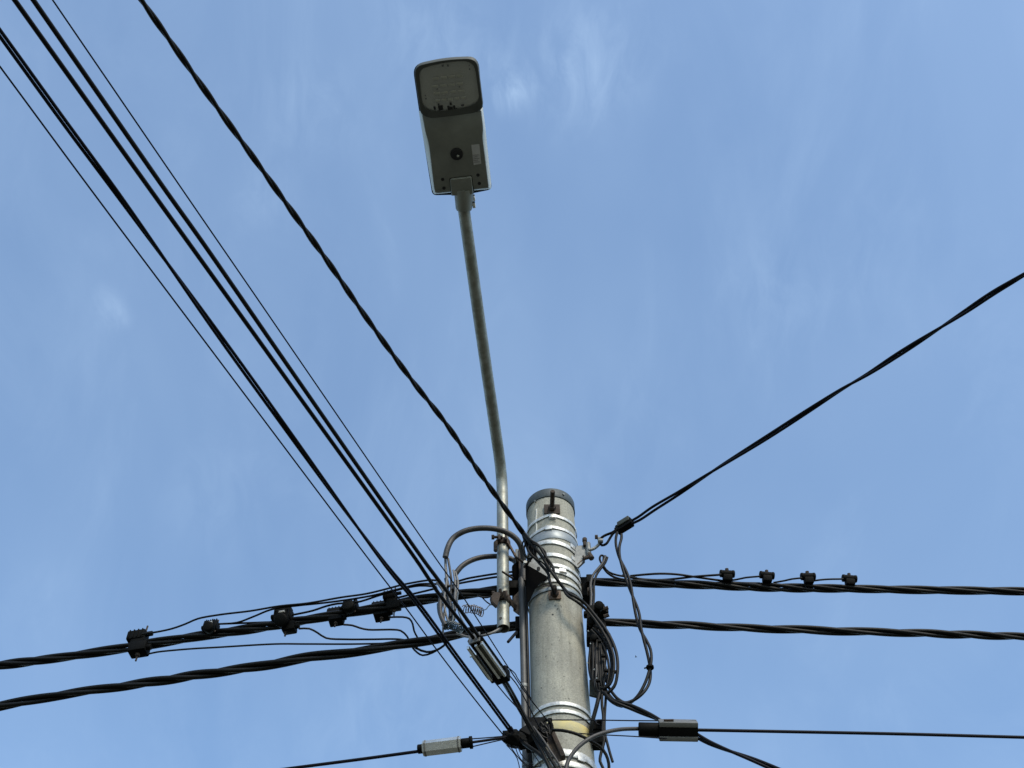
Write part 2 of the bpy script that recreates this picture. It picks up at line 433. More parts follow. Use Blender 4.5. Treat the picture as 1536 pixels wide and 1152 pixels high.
strap(871.5, 4.5, tilt=(-0.004, 0.0), buckle=(822, 871))
strap(880.5, 4.5, tilt=(0.003, 0.01), mat_='band')
strap(1056, 4.0, tilt=(-0.004, 0.0))
strap(1067.5, 4.0, tilt=(-0.004, 0.0))
strap(1130, 7.5, tilt=(-0.01, 0.0), buckle=(872, 1138), label='broad white steel strap below the yellow ring', th=0.004)
strap(1146, 6.0, tilt=(-0.01, 0.0), th=0.003)
zy0, zy1 = zc(1096, 840), zc(1080, 839)
obj('yellow_ring', MB().ring(PC((zy0 + zy1) / 2), prad((zy0 + zy1) / 2), 0.0008, zy1 - zy0, (-0.004, 0), 96, taper=TAP), 'yellow', pole, label='faded yellow painted ring round the pole')
# pale mould seam down the top of the shaft
sm = [on_pole(804.5 + 0.4 * math.sin(k), 764 + k * 3.4, 0.0006) for k in range(11)]
obj('seam', MB().tube(sm, 0.0035, 6), mat('pale_mortar', (0.5, 0.5, 0.46), 0.8), pole)
# weep holes
for (hx, hy) in ((829, 922), (870, 1003), (812, 1032)):
    q = on_pole(hx, hy); d = Vector((q.x - PX, q.y - PY, 0)).normalized()
    obj('hole', MB().cyl(q - d * 0.002, q + d * 0.0006, 0.0042 if hy == 922 else 0.0025, 12), 'hole', pole)

# eye bolts with square washers on the front of the pole
def through_bolt(px, py, length, wpx, label, mt, bend=None):
    q = on_pole(px, py, 0.004); d = Vector((q.x - PX, q.y - PY, 0)).normalized(); s = Vector((-d.y, d.x, 0)); u = Vector((0, 0, 1))
    t = thing('through_bolt', label, 'bolt', q)
    wz = wpx * mpp(q)
    obj('washer_plate', MB().box(q, (s, u, d), (wz, wz * 0.86, 0.007), 0.002), mt, t)
    e = q + d * length
    b = MB(); pp = []
    nn = 40
    for i in range(nn + 1):
        pp.append(q + d * length * i / nn + (u * (bend or 0) * (i / nn) ** 2))
    rr = [0.0095 + (0.0012 if i % 2 else 0.0) for i in range(nn + 1)]
    b.tube(pp, rr, 12); obj('threaded_rod', b, 'rust', t)
    obj('nut', MB().hexn(q + d * 0.004, q + d * 0.020, 0.017), 'rust', t)
    return t
through_bolt(828, 764, 0.105, 24, 'rusty threaded bolt and square plate just under the pole cap', 'rust')
through_bolt(832, 893, 0.05, 19, 'bolt with brown square plate on the pole below the silver straps', 'rustarm')

# ------------------------------------------------------------------ street lamp: upright pipe, bent arm, luminaire
YP = 3.93
pb = P(755, 943, Y=YP); px_, pyY = pb.x, pb.y
def pipe_z(py):
    return P(753, py, Y=YP).z
zbend = P(752.5, 716, Y=YP).z
rp = 9.2 * mpp(P(755, 880, Y=YP))
A0 = Vector((pb.x, YP, pb.z)); A1 = Vector((pb.x, YP, zbend - 0.14))
# neck point: intersect the ray through the neck pixel with the arm's slope
def arm_end(px, py, slope):
    lo, hi = 1.5, YP
    d = ray(px, py)
    best = None
    for i in range(4000):
        Y = lo + (hi - lo) * i / 4000
        p = P(px, py, Y=Y); base = Vector((A0.x, YP, zbend))
        h = math.hypot(p.x - base.x, p.y - base.y); e = abs((p.z - base.z) - h * math.tan(slope))
        if best is None or e < best[0]: best = (e, p)
    return best[1]
SL = R(14)
NECK = arm_end(695.5, 312, SL)
adir = (NECK - Vector((A0.x, YP, zbend))).normalized()
lamp = thing('street_lamp', 'grey LED street lamp head on a bent galvanised pipe arm', 'street lamp', A0)
cor = Vector((A0.x, YP, zbend)); arc = []
for i in range(13):
    t = i / 12; a = cor - Vector((0, 0, 0.14)); b = cor + adir * 0.14
    arc.append(a * (1 - t) ** 2 + cor * 2 * t * (1 - t) + b * t ** 2)
mid = [(cor + adir * 0.14).lerp(NECK, k / 12) - Vector((0, 0, 0.018 * math.sin(math.pi * k / 12))) for k in range(1, 13)]
mb = MB()
# hollow upright: outer tube plus inner wall at the open lower end
op = spline([A0, A0.lerp(A1, 0.5), A1], 0.05)[:-1] + arc + mid
rad = [rp] * len(op)
mb.tube(op, rp, 28, caps=False)
rin = rp * 0.86
mb.tube([A0, A0 + Vector((0, 0, 0.12))], rin, 28, caps=False)
o = len(mb.v)
ringv = []
for k in range(28):
    pass
b1 = MB()
for k in range(28):
    a = 2 * math.pi * k / 28
    b1.v.append(A0 + Vector((math.cos(a) * rp, math.sin(a) * rp, 0))); b1.v.append(A0 + Vector((math.cos(a) * rin, math.sin(a) * rin, 0)))
for k in range(28):
    i, j = 2 * k, 2 * ((k + 1) % 28); b1.f.append((i, j, j + 1, i + 1))
mb.add(b1.v, b1.f)
mb.cyl(A0 + Vector((0, 0, 0.118)), A0 + Vector((0, 0, 0.12)), rin, 28)
pipe = obj('pipe_arm', mb, 'arm', lamp)
q = P(752, 927, Y=YP - rp); obj('drain_hole', MB().cyl(Vector((A0.x - 0.01, YP - rp - 0.0005, q.z)), Vector((A0.x - 0.01, YP - rp + 0.004, q.z)), 0.0058, 14), 'hole', lamp)
# luminaire frame: plane through the neck
hd = Vector((adir.x, adir.y, 0)).normalized()
HS = R(9)
U = (hd * math.cos(HS) + Vector((0, 0, 1)) * math.sin(HS)).normalized()      # towards the lens end
NUP = U.cross(Vector((0, 0, 1)).cross(U)).normalized()
if NUP.z < 0: NUP = -NUP
V = NUP.cross(U).normalized()
if V.x < 0: V = -V
O = NECK
def Lp(px, py, h=0.0):            # photo pixel -> point on the plane lying h above the lamp's datum plane
    d = ray(px, py); k = ((O + NUP * h) - CAM).dot(NUP) / d.dot(NUP); return CAM + d * k
def rounded(poly, r, seg=6):      # round a polygon given as 3-d points; r per corner
    out = []; n = len(poly)
    for i in range(n):
        p0, p1, p2 = poly[i - 1], poly[i], poly[(i + 1) % n]
        rr = r[i] if isinstance(r, (list, tuple)) else r
        a = (p0 - p1); b = (p2 - p1); k = min(rr, a.length * 0.48, b.length * 0.48)
        a = p1 + a.normalized() * k; b = p1 + b.normalized() * k
        for s in range(seg + 1):
            t = s / seg; out.append(a * (1 - t) ** 2 + p1 * 2 * t * (1 - t) + b * t ** 2)
    return out
def loft(rings, cap0=True, cap1=True):
    mb = MB(); n = len(rings[0])
    for r in rings: mb.v += [Vector(p) for p in r]
    for i in range(len(rings) - 1):
        for k in range(n): k2 = (k + 1) % n; mb.f.append((i * n + k, i * n + k2, (i + 1) * n + k2, (i + 1) * n + k))
    if cap0: mb.f.append(tuple(range(n - 1, -1, -1)))
    if cap1: mb.f.append(tuple((len(rings) - 1) * n + k for k in range(n)))
    return mb
def scaled(r, k, dz):
    c = sum(r, Vector()) / len(r); return [c + (p - c) * k + NUP * dz for p in r]
HR = 0.035                        # rim level above the underside plane
rim_px = [(618.5, 97), (668, 86), (717.5, 84.5), (724, 160), (738, 284), (700, 292), (648.5, 293), (632, 190)]
rimr = [0.045, 0.6, 0.045, 0.4, 0.02, 0.3, 0.02, 0.4]
rim = rounded([Lp(x, y, HR) for x, y in rim_px], rimr)
top = loft([scaled(rim, 0.985, -0.006), scaled(rim, 1.0, 0.0), scaled(rim, 0.99, 0.008), scaled(rim, 0.94, 0.022), scaled(rim, 0.82, 0.036), scaled(rim, 0.6, 0.042)])
obj('housing_cover', top, 'lamptop', lamp)
# side shell between rim and the narrower gear tray
tray_px = [(633, 172), (722, 166), (725, 192), (724, 205), (733, 278), (733, 282), (653, 290), (651, 282), (643, 215), (638, 198)]
tray = rounded([Lp(x, y, 0.0) for x, y in tray_px], [0.004, 0.004, 0.05, 0.05, 0.012, 0.004, 0.010, 0.004, 0.05, 0.05], 5)
sh_px = [(628, 166), (724, 160), (727.5, 186), (729.5, 205), (737, 277), (736.5, 283.5), (650.5, 291.5), (648, 284), (637, 220), (633.5, 200)]
shell = rounded([Lp(x, y, HR - 0.005) for x, y in sh_px], [0.004, 0.004, 0.05, 0.05, 0.012, 0.004, 0.010, 0.004, 0.05, 0.05], 5)
midr = [a.lerp(b, 0.30) - NUP * 0.004 for a, b in zip(tray, shell)]
obj('side_shell', loft([tray, midr, [a.lerp(b, 0.7) - NUP * 0.001 for a, b in zip(tray, shell)], shell], cap0=False), 'lampside', lamp)
tray_o = obj('gear_tray', loft([scaled(tray, 0.985, -0.0035), scaled(tray, 1.0, -0.001), scaled(tray, 1.0, 0.006)]), 'lampbody', lamp)
# lens frame and glass
fr_px = [(620, 99), (668, 88.5), (716, 87), (725, 162), (714, 169), (680, 174), (645, 177.5), (631, 172)]
frr = [0.04, 0.5, 0.04, 0.03, 0.2, 0.4, 0.2, 0.035]
fro = rounded([Lp(x, y, -0.003) for x, y in fr_px], frr)
win_px = [(627.5, 104), (668, 93), (711, 91), (719.5, 150), (707, 159), (680, 164.5), (647, 167.5), (633, 157)]
wir = [0.035, 0.5, 0.045, 0.04, 0.1, 0.3, 0.1, 0.03]
wio = rounded([Lp(x, y, -0.006) for x, y in win_px], wir)
wid = [p + NUP * 0.016 for p in wio]
fm = MB(); nn = len(fro)
seq = [[p + NUP * 0.032 for p in fro], fro, [a.lerp(b, 0.12) - NUP * 0.004 for a, b in zip(fro, wio)], [a.lerp(b, 0.95) for a, b in zip(fro, wio)], wio, wid]
fm = loft(seq, cap0=True, cap1=False)
obj('lens_frame', fm, mat('dark_lens_frame', (0.075, 0.08, 0.07), 0.6, 0, 0.1, 10, spec=0.25), lamp)
board = MB(); board.v = [p + NUP * 0.0145 for p in scaled(wio, 0.995, 0)]; board.f = [tuple(range(nn))]
board.prism([p + NUP * 0.014 for p in scaled(wio, 0.99, 0)], NUP, 0.002)
bo = obj('led_board', board, 'board', lamp)
for row, (xa, ya, xb, yb) in enumerate(((648, 118.5, 695, 113.5), (646, 130.5, 696.5, 125), (649, 141, 698, 136), (651, 151.5, 700, 146.5))):
    for k in range(4 if row < 3 else 5):
        nk = 4 if row < 3 else 5
        x = xa + (xb - xa) * (k + 0.5) / nk; y = ya + (yb - ya) * (k + 0.5) / nk
        c = Lp(x, y, -0.0005)
        m_ = MB().box(c, (V, U, NUP), (0.026 if row < 3 else 0.021, 0.011, 0.006), 0.0025)
        obj('led_lens', m_, 'led', bo)
comps = [(652, 162, 3, 5), (661, 161.5, 7, 7), (673, 162.5, 3, 8), (677, 163, 5, 6), (681.5, 161.5, 3, 7), (684.5, 163, 2, 3), (694, 157.5, 5, 2), (676, 155.5, 3, 4), (658, 156.5, 2, 3)]
for (x, y, a, b) in comps:
    c = Lp(x, y, -0.0015); s_ = mpp(c)
    obj('driver_component', MB().box(c, (V, U, NUP), (a * s_, b * s_, 0.005), 0.001), 'hole', bo)
for (x, y, r_) in ((664, 98.5, 1.5), (672, 98.3, 1.6), (704.5, 103.5, 1.2), (639, 148, 1.1), (638, 143, 0.8), (704, 98, 0.7), (656, 133.5, 1.1), (689, 130, 1.1), (653.5, 119.5, 0.9)):
    c = Lp(x, y, -0.0005); s_ = mpp(c)
    obj('board_screw', MB().cyl(c - NUP * 0.002, c + NUP * 0.003, r_ * s_, 12), 'hole', bo)
gl = MB(); gl.prism([p + NUP * 0.004 for p in scaled(wio, 0.998, 0)], NUP, 0.002)
obj('glass', gl, 'glass', lamp)
# sensor socket, sticker, screws
c = Lp(685, 230.5, 0.0); s_ = mpp(c)
sk = obj('sensor_socket', MB().tube([c + NUP * 0.01, c - NUP * 0.004, c - NUP * 0.010, c - NUP * 0.0115], [9.6 * s_, 9.6 * s_, 9.0 * s_, 7.8 * s_], 32), 'hole', lamp)
cc = Lp(687, 234, -0.012)
obj('socket_pip', MB().cyl(cc, cc - NUP * 0.003, 1.8 * s_, 14, bev=0.001), 'led', sk)
st = [Lp(707, 217.5, -0.0042), Lp(719, 216, -0.0042), Lp(722, 245.5, -0.0042), Lp(710.5, 247.5, -0.0042)]
sto = obj('sticker', MB().prism(st, NUP, 0.0008), 'sticker', lamp)
for k in range(5):
    a = Lp(709.5 + k * 0.3, 233 + k * 2.6, -0.0052); b = Lp(718.5 - (k % 2) * 2.5 + k * 0.3, 232.2 + k * 2.6, -0.0052)
    obj('print_line', MB().bar(a, b, 0.0022, 0.0006, NUP, 0), 'stickerd', sto)
for (x, y) in ((664, 269), (666, 282), (717, 262.5), (719, 275)):
    c = Lp(x, y, -0.003); obj('screw', MB().cyl(c + NUP * 0.003, c - NUP * 0.002, 2.5 * mpp(c), 14), 'hole', lamp)
# tilting spigot joint
j0 = Lp(691.5, 266, -0.006); j1 = Lp(694.5, 292, -0.006)
wj = 34 * mpp(j0)
jm = MB()
jp = rounded([Lp(675, 268, -0.006), Lp(707, 264, -0.006), Lp(710.5, 290, -0.006), Lp(677.5, 293, -0.006)], 0.006, 3)
jm = loft([scaled(jp, 0.94, -0.013), scaled(jp, 1.0, -0.007), scaled(jp, 1.0, 0.02)])
jo = obj('spigot_joint', jm, 'lampbody', lamp)
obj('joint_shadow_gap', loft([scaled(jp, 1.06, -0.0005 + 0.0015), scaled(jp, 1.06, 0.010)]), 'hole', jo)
nk0 = NECK - adir * 0.01; nk1 = Lp(695.5, 284, 0.012)
obj('socket', MB().tube([nk0, nk0.lerp(nk1, 0.1), nk0.lerp(nk1, 0.55), nk1], [rp * 1.22, rp * 1.38, rp * 1.5, rp * 1.62], 28), 'lampbody', lamp)
for (x, y) in ((710.5, 293), (711, 303.5)):
    c = P(x, y, Y=NECK.y - 0.02)
    b_ = MB().hexn(c - V * 0.02, c + V * 0.004, 0.0055)
    obj('clamp_bolt', b_, 'galvd', lamp)
    obj('clamp_lug', MB().box(c + V * 0.0 + Vector((0, 0.014, -0.004)), (V, adir, V.cross(adir)), (0.012, 0.017, 0.018), 0.002), 'lampside', lamp)

# ------------------------------------------------------------------ lamp bracket on the pole
brk = thing('lamp_bracket', 'dark steel bracket clamping the lamp pipe to the left of the concrete pole', 'bracket', P(785, 860, Y=3.95))
def collar(py, parent, hh, mt, lugs):
    z = P(755, py, Y=YP).z
    o = obj('clamp', MB().ring(Vector((A0.x, YP, z)), rp + 0.001, 0.007, hh, (0.0, 0.0), 32), mt, parent)
    for sx, ln in lugs:
        b_ = MB().hexn(Vector((A0.x, YP - rp - 0.012, z + 0.008)), Vector((A0.x + sx * (rp + ln), YP - rp - 0.012, z + 0.008)), 0.0065)
        b_.hexn(Vector((A0.x + sx * (rp + ln), YP - rp - 0.012, z + 0.008)), Vector((A0.x + sx * (rp + ln - 0.012), YP - rp - 0.012, z + 0.008)), 0.011)
        obj('clamp_bolt', b_, 'rust', o)
    obj('clamp_ear', MB().box(Vector((A0.x - rp * 0.55, YP - rp - 0.006, z + 0.002)), (Vector((1, 0, 0)), Vector((0, 1, 0)), Vector((0, 0, 1))), (0.010, 0.028, hh * 1.05), 0.002), mt, o)
    obj('clamp_ear', MB().box(Vector((A0.x + rp * 0.55, YP - rp - 0.006, z + 0.002)), (Vector((1, 0, 0)), Vector((0, 1, 0)), Vector((0, 0, 1))), (0.010, 0.028, hh * 1.05), 0.002), mt, o)
    return z
zA = collar(817, brk, 0.030, 'rust', ((-1, 0.022),))
zB = collar(902, brk, 0.030, 'rust', ((-1, 0.02),))
EX, EY, EZ = Vector((1, 0, 0)), Vector((0, 1, 0)), Vector((0, 0, 1))
# flat bars from the clamps to the upright plate
obj('arm_bar', MB().bar(P(761, 812, Y=YP - rp), P(777, 841, Y=3.99), 0.034, 0.006, EX), 'rustarm', brk)
obj('arm_bar', MB().bar(P(761, 897, Y=YP - rp), P(776, 914, Y=3.99), 0.030, 0.006, EX), 'rust', brk)
# upright back plate
zu0, zu1 = P(778, 905, Y=3.98).z, P(778, 826, Y=3.98).z
obj('upright_plate', MB().box(Vector((P(780, 870, Y=3.98).x, 4.0, (zu0 + zu1) / 2)), (EX, EY, EZ), (0.008, 0.07, zu1 - zu0), 0.002), 'rust', brk)
pl = [P(797, 838, Y=3.885), P(803, 836, Y=3.885), P(826, 858, Y=3.885), P(822, 869, Y=3.885), P(812, 868, Y=3.885), P(791, 851, Y=3.885)]
obj('saddle_plate', MB().prism(pl, Vector((0.2, -0.9, -0.45)), 0.006, 0.001), 'galvd', brk)
hq = P(807.5, 853, Y=3.879); obj('bolt_hole', MB().cyl(hq, hq + Vector((0.001, -0.004, -0.002)), 0.0075, 12), 'hole', brk)
M['shade'] = mat('shade_black', (0.003, 0.003, 0.003), 0.9, spec=0.02)  # near-black colour that stands in for shade under the bracket
obj('bracket_shade', MB().prism([P(768, 849, Y=4.0), P(786, 840, Y=4.0), P(793, 846, Y=4.0), P(793, 905, Y=4.0), P(786, 900, Y=4.0), P(781, 884, Y=4.0), P(769, 872, Y=4.0)], Vector((0.1, -0.9, -0.4)), 0.03, 0.003), 'shade', brk)  # added block, shaped and blackened as the shadow beside the pole
obj('saddle_shade', MB().prism([P(788, 846, Y=3.885), P(824, 867, Y=3.885), P(811, 873, Y=3.885), P(802, 885, Y=3.885), P(794, 902, Y=3.885), P(790, 905, Y=3.885)], Vector((0.15, -0.8, -0.5)), 0.012, 0.002), 'shade', brk)  # added black piece imitating the shade beneath the saddle plate
for (a, b, wq) in (((772.5, 834.5), (787, 845), 3.6), ((753.5, 857.5), (769, 867.5), 3.2), ((798.5, 836), (786, 851), 3.4), ((815, 879), (826, 878), 2.5)):
    q0 = P(*a, Y=3.84); q1 = P(*b, Y=3.90)
    obj('stud', MB().cyl(q0, q1, wq / 2 * mpp(q0), 10, bev=0.0008), 'rust', brk)
q0 = P(788, 844, Y=3.88); obj('nut', MB().hexn(q0 - EY * 0.006, q0 + EY * 0.006, 0.0085), 'galv', brk)
q0 = P(779, 846, Y=3.93); 
obj('wall_lug', MB().box(P(777, 838, Y=4.0), (EX, EY, EZ), (0.022, 0.05, 0.07), 0.003), 'galvd', brk)
ob = MB()
for (a, b) in (((750, 883), (753, 898)), ((756, 886), (759, 900))):
    ob.bar(P(*a, Y=YP - rp - 0.03), P(*b, Y=YP - rp - 0.006), 0.012, 0.012, EX, 0.002)
obj('clamp_jaw', ob, 'rust', brk)
jl = [P(741, 889, Y=3.88), P(735, 897, Y=3.88), P(737, 905, Y=3.88), P(745, 912, Y=3.88), P(748, 900, Y=3.88), P(750, 890, Y=3.88)]
obj('clamp_cheek', MB().prism(jl, Vector((0.3, -0.9, -0.2)), 0.02, 0.003), 'rust', brk)
obj('clamp_cheek', MB().prism([P(741, 812, Y=3.90), P(741, 826, Y=3.90), P(745.5, 828, Y=3.90), P(746, 812, Y=3.90)], Vector((0.3, -0.9, -0.2)), 0.02, 0.003), 'rust', brk)

# ------------------------------------------------------------------ conduit up the pole's left side, and its cable
xc = P(785.5, 1000, Y=3.96).x
con = thing('conduit_riser', 'grey vertical conduit running down the left side of the pole', 'conduit', (xc, 3.96, 0))
zc0 = P(784, 868, Y=3.96).z
rc = 5.0 * mpp(P(785, 1000, Y=3.96))
obj('channel', MB().cyl(Vector((xc, 3.96, 0)), Vector((xc, 3.96, zc0)), rc, 20), 'conduit', con)
obj('mounting_plate', MB().prism([P(778, 887, Y=3.98), P(770, 896, Y=3.98), P(770, 916, Y=3.98), P(778, 922, Y=3.98), P(782, 924, Y=3.98), P(782, 887, Y=3.98)], Vector((0.2, -1, -0.1)), 0.008, 0.001), 'rustarm', con)
for py_ in (1030, 1148):
    z_ = P(785, py_, Y=3.96).z
    obj('saddle_clip', MB().ring(Vector((xc, 3.96, z_)), rc, 0.002, 0.016, n=24), 'galvd', con)
xk = P(793, 1000, Y=3.95).x
tag(obj('down_cable', MB().tube([Vector((xk, 3.955, 0)), Vector((xk, 3.955, 2.5)), Vector((xk - 0.003, 3.955, P(792, 900, Y=3.95).z)), Vector((xk - 0.004, 3.955, P(792, 880, Y=3.95).z))], 0.0065, 10), 'black'),
    'thin black cable running down between the grey conduit and the pole', 'cable')

# hoses arching over the lamp pipe
def hose(name, label, pts, wpx, mt='hose', n=16):
    mb = wire(pts, wpx, n=n, step=0.012); return tag(obj(name, mb, mt), label, 'hose', None)
hose('flexible_hose', 'large dark grey hose arching in front of the lamp pipe', [(668, 836, 3.86), (671.5, 822, 3.85), (680, 807, 3.85), (695, 797.5, 3.84), (713, 793, 3.84), (735, 792.5, 3.84), (752, 795.5, 3.845), (768, 803, 3.86), (778, 813, 3.88), (784, 828, 3.91), (785, 845, 3.94), (785.5, 872, 3.96)], 8.6)
hose('flexible_hose', 'shorter dark hose arching behind the lamp pipe', [(683, 861, 3.98), (692, 850, 3.98), (706, 841, 3.99), (722, 836, 4.0), (738, 834.5, 4.0), (755, 835, 4.01), (770, 840, 4.02), (778, 850, 4.02)], 8.0)

# grey sheathed wires spilling from the hoses
wt = thing('wire_tail_bunch', 'bunch of pale grey wires dropping from the hose ends past the power cable', 'wires', P(672, 880, Y=3.9))
tails = [([(668, 834), (668.5, 850), (670, 870), (672, 890), (674, 912)], 4.2, 'greywire'),
         ([(672, 838), (675, 855), (677, 872), (676, 895), (676, 925)], 3.6, 'hose'),
         ([(683, 858), (686, 868), (687, 880), (684, 895), (683, 915)], 3.4, 'greywire'),
         ([(680, 855), (682, 868), (683, 882), (682, 900)], 3.0, 'greywire'),
         ([(655, 874), (663, 884), (668, 897), (667, 915), (664, 938)], 3.6, 'greywire'),
         ([(654, 870), (662, 873), (670, 884), (674, 898), (678, 915)], 3.0, 'greywire'),
         ([(671, 866), (668, 885), (666, 905), (670, 925), (675, 940)], 3.2, 'greywire'),
         ([(688, 884), (686, 900), (687, 915), (692, 928), (698, 938)], 2.0, 'bluewire'),
         ([(676, 878), (681, 893), (682, 912), (681, 930)], 4.0, 'hose'),
         ([(664, 905), (662, 915), (665, 930), (664, 952)], 3.2, 'greywire'),
         ([(679, 905), (680, 920), (678, 935), (672, 944)], 3.4, 'bluewire'),
         ([(661, 898), (660, 912), (662, 926), (668, 938)], 7.0, 'hose'),
         ([(673, 890), (674, 905), (676, 920), (674, 934)], 6.0, 'hose'),
         ([(658, 906), (659, 918), (664, 932), (670, 942)], 6.0, 'bluewire')]
for i, (p_, w_, m_) in enumerate(tails):
    obj('wire_tail', wire([(x, y, 3.88 - 0.012 * (i % 4)) for x, y in p_], w_), m_, wt)
for (a, b, wq) in (((684, 872), (680, 885), 7), ((669, 868), (672, 880), 6)):
    obj('tape_wrap', MB().cyl(P(*a, Y=3.865), P(*b, Y=3.865), wq / 2 * mpp(P(*a, Y=3.865)), 12), 'hose', wt)
def coil(p0, p1, rpx, turns, wpx, mt, label, extra=None):
    a = P(*p0); b = P(*p1); t, s, u = frame(b - a); pts = []
    k = mpp(a)
    nn = int(turns * 14)
    for i in range(nn + 1):
        q = 2 * math.pi * turns * i / nn; rr = rpx * k * (1 + 0.12 * math.sin(i * 0.9) * math.sin(i * 0.13))
        pts.append(a.lerp(b, i / nn) + (s * math.cos(q) + u * math.sin(q)) * rr + u * 0.01 * math.sin(math.pi * i / nn))
    th = thing('wire_coil', label, 'coil', a, None)
    obj('winding', MB().tube(pts, wpx / 2 * k, 6), mt, th)
    if extra:
        e = [pts[-1]] + [P(*x) for x in extra]; obj('wire_end', MB().tube(spline(e, 0.01), wpx / 2 * k, 6), 'bluewire', th)
    return th
coil((695, 914, 3.86), (724, 919.5, 3.84), 6.0, 9, 1.5, 'palewire', 'pale brown spiral of spare wire hanging beside the lower pipe clamp', [(729, 914, 3.85), (734, 908, 3.87), (741, 907, 3.90)])
coil((667, 938, 3.86), (692, 945, 3.84), 6.0, 10, 2.0, 'bluewire', 'blue green spiral of spare wire hanging under the grey wire bunch')

# ------------------------------------------------------------------ overhead telecom wires from the upper left
ZT = P(765, 1104, Y=3.74).z
def telecom(label, pts, wpx, mt='wire', Z=ZT, name='overhead_wire', ext=9, cat='wire', group='wires running in from the upper left', n=8):
    return tag(obj(name, wire(pts, wpx, Z=Z, ext0=ext, step=0.05, n=n), mt), label, cat, group)
telecom('leftmost hair-thin overhead wire, ending at the black knot', [(0, 100), (139, 288), (350, 569), (560, 848), (609, 912), (662, 984), (720, 1059), (757, 1105)], 2.2)
# figure-eight cable: two parallel cords
pA = path([(0, 50), (100, 188), (174, 288), (376, 569), (579, 848), (620, 897), (684, 984), (740, 1060), (767, 1097)], Z=ZT, ext0=9)
cable('overhead_cable', 'overhead cable left of the paired cables, ending at the black knot', 'cable', pA, 2, 0.0046, 2.6, 'wire', 'wires running in from the upper left', step=0.04, wob=0.0, spread=1.02)
pts3 = [(22, 0), (228, 288), (300, 388), (430, 569), (630, 848), (657, 889), (708, 954), (716, 965)]
telecom('left one of two thick parallel black cables entering the hanging splice boxes', pts3, 6.0, 'black', n=10)
pts4 = [(50, 0), (250, 288), (300, 358), (446, 569), (641, 848), (672, 889), (714, 949), (724, 964)]
telecom('right one of two thick parallel black cables entering the hanging splice boxes', pts4, 6.0, 'black', n=10)
telecom('thin overhead wire right of the paired cables, ending at the pole knob', [(79, 0), (276, 288), (384, 445), (469, 569), (661, 848), (685, 881), (726, 944), (767, 1008), (792, 1044), (823, 1083)], 2.0)

# service drop, twisted pair, from the upper left down to the pole
ZS = P(785, 800, Y=3.80).z
p6 = path([(212, 0), (250, 54), (312, 142), (384, 242), (417, 288), (492, 393), (547, 473), (616, 568), (670, 637), (720, 710), (750, 752), (785, 800)], Z=ZS, ext0=10)
cable('service_cable', 'thick twisted black service cable from the top edge to the pole', 'cable', p6, 2, 0.0074, 0.25, 'black', step=0.015, spread=0.55, wob=0.10)
# its tails across the pole
tl = thing('service_cable_tails', 'loose black cable tails crossing the straps on the pole front', 'cable', P(800, 830, Y=3.82))
def tail(pts, w_, parent, mt='black', name='tail'): return obj(name, wire(pts, w_, n=8, step=0.012), mt, parent)
tail([(783, 797, 3.80), (790, 808, 3.79), (803, 822, 3.79), (815, 838, 3.80), (826, 856, 3.81), (836, 870, 3.82), (845, 882, 3.84)], 4.6, tl)
tail([(786, 799, 3.79), (797, 811, 3.78), (808, 818, 3.78), (817, 833, 3.79), (829, 850, 3.81), (832, 862, 3.82), (844, 880, 3.84)], 4.2, tl)
tail([(784, 800, 3.80), (789, 816, 3.81), (795, 830, 3.82), (803, 838, 3.82), (812, 848, 3.82), (822, 860, 3.83), (825, 873, 3.83), (829, 883, 3.84), (832, 891, 3.86)], 4.6, tl)
tail([(785, 800, 3.80), (792, 812, 3.80), (799, 826, 3.81), (806, 838, 3.82)], 4.0, tl)
for pts_, w_ in (([(789, 812, 3.80), (786, 826, 3.82), (793, 838, 3.83), (804, 834, 3.82)], 2.6), ([(798, 812, 3.79), (792, 822, 3.80), (799, 834, 3.80), (809, 842, 3.81)], 3.0),
                 ([(804, 818, 3.79), (800, 829, 3.80), (806, 838, 3.81), (816, 846, 3.81), (824, 858, 3.82)], 2.4), ([(788, 806, 3.80), (783, 818, 3.83), (786, 832, 3.85), (796, 842, 3.85)], 2.4),
                 ([(799, 815, 3.78), (810, 820, 3.78), (818, 828, 3.79), (820, 840, 3.80), (829, 852, 3.81)], 2.6)): tail(pts_, w_, tl)
db = [P(790, 812, Y=3.81), P(803, 808, Y=3.81), P(808, 822, Y=3.81), P(806, 834, Y=3.81), P(794, 832, Y=3.81)]
obj('dead_end_grip', MB().prism(db[0:1] + [P(797, 814, Y=3.81), P(806, 826, Y=3.81), P(803, 836, Y=3.81), P(795, 830, Y=3.81)], Vector((0, -1, -0.4)), 0.02, 0.003), 'plastic', tl)
# pair that carries on round the pole's right and coils below
sv = thing('slack_cable_loop', 'black cables sweeping off the pole front into an oval coil on its right', 'cable', P(905, 960, Y=3.85))
tail([(843, 879, 3.845), (853, 890, 3.83), (866, 897, 3.83), (878, 906, 3.85), (890, 920, 3.86), (902, 935, 3.86), (911, 948, 3.86), (920, 966, 3.86), (925.5, 985, 3.86), (926, 1010, 3.86), (921, 1030, 3.87), (909, 1040, 3.88), (896, 1036, 3.89), (888, 1020, 3.9), (884, 1000, 3.9), (886, 972, 3.9), (890, 950, 3.9)], 5.0, sv, 'black', 'loop')
tail([(845, 884, 3.84), (852, 894, 3.83), (866, 903, 3.83), (878, 913, 3.85), (890, 927, 3.86), (902, 944, 3.86), (912, 962, 3.86), (920, 985, 3.86), (920, 1010, 3.86), (915, 1026, 3.87), (906, 1033, 3.88), (897, 1029, 3.89), (891, 1012, 3.9), (889, 990, 3.9), (891, 965, 3.9)], 4.5, sv, 'black', 'loop')
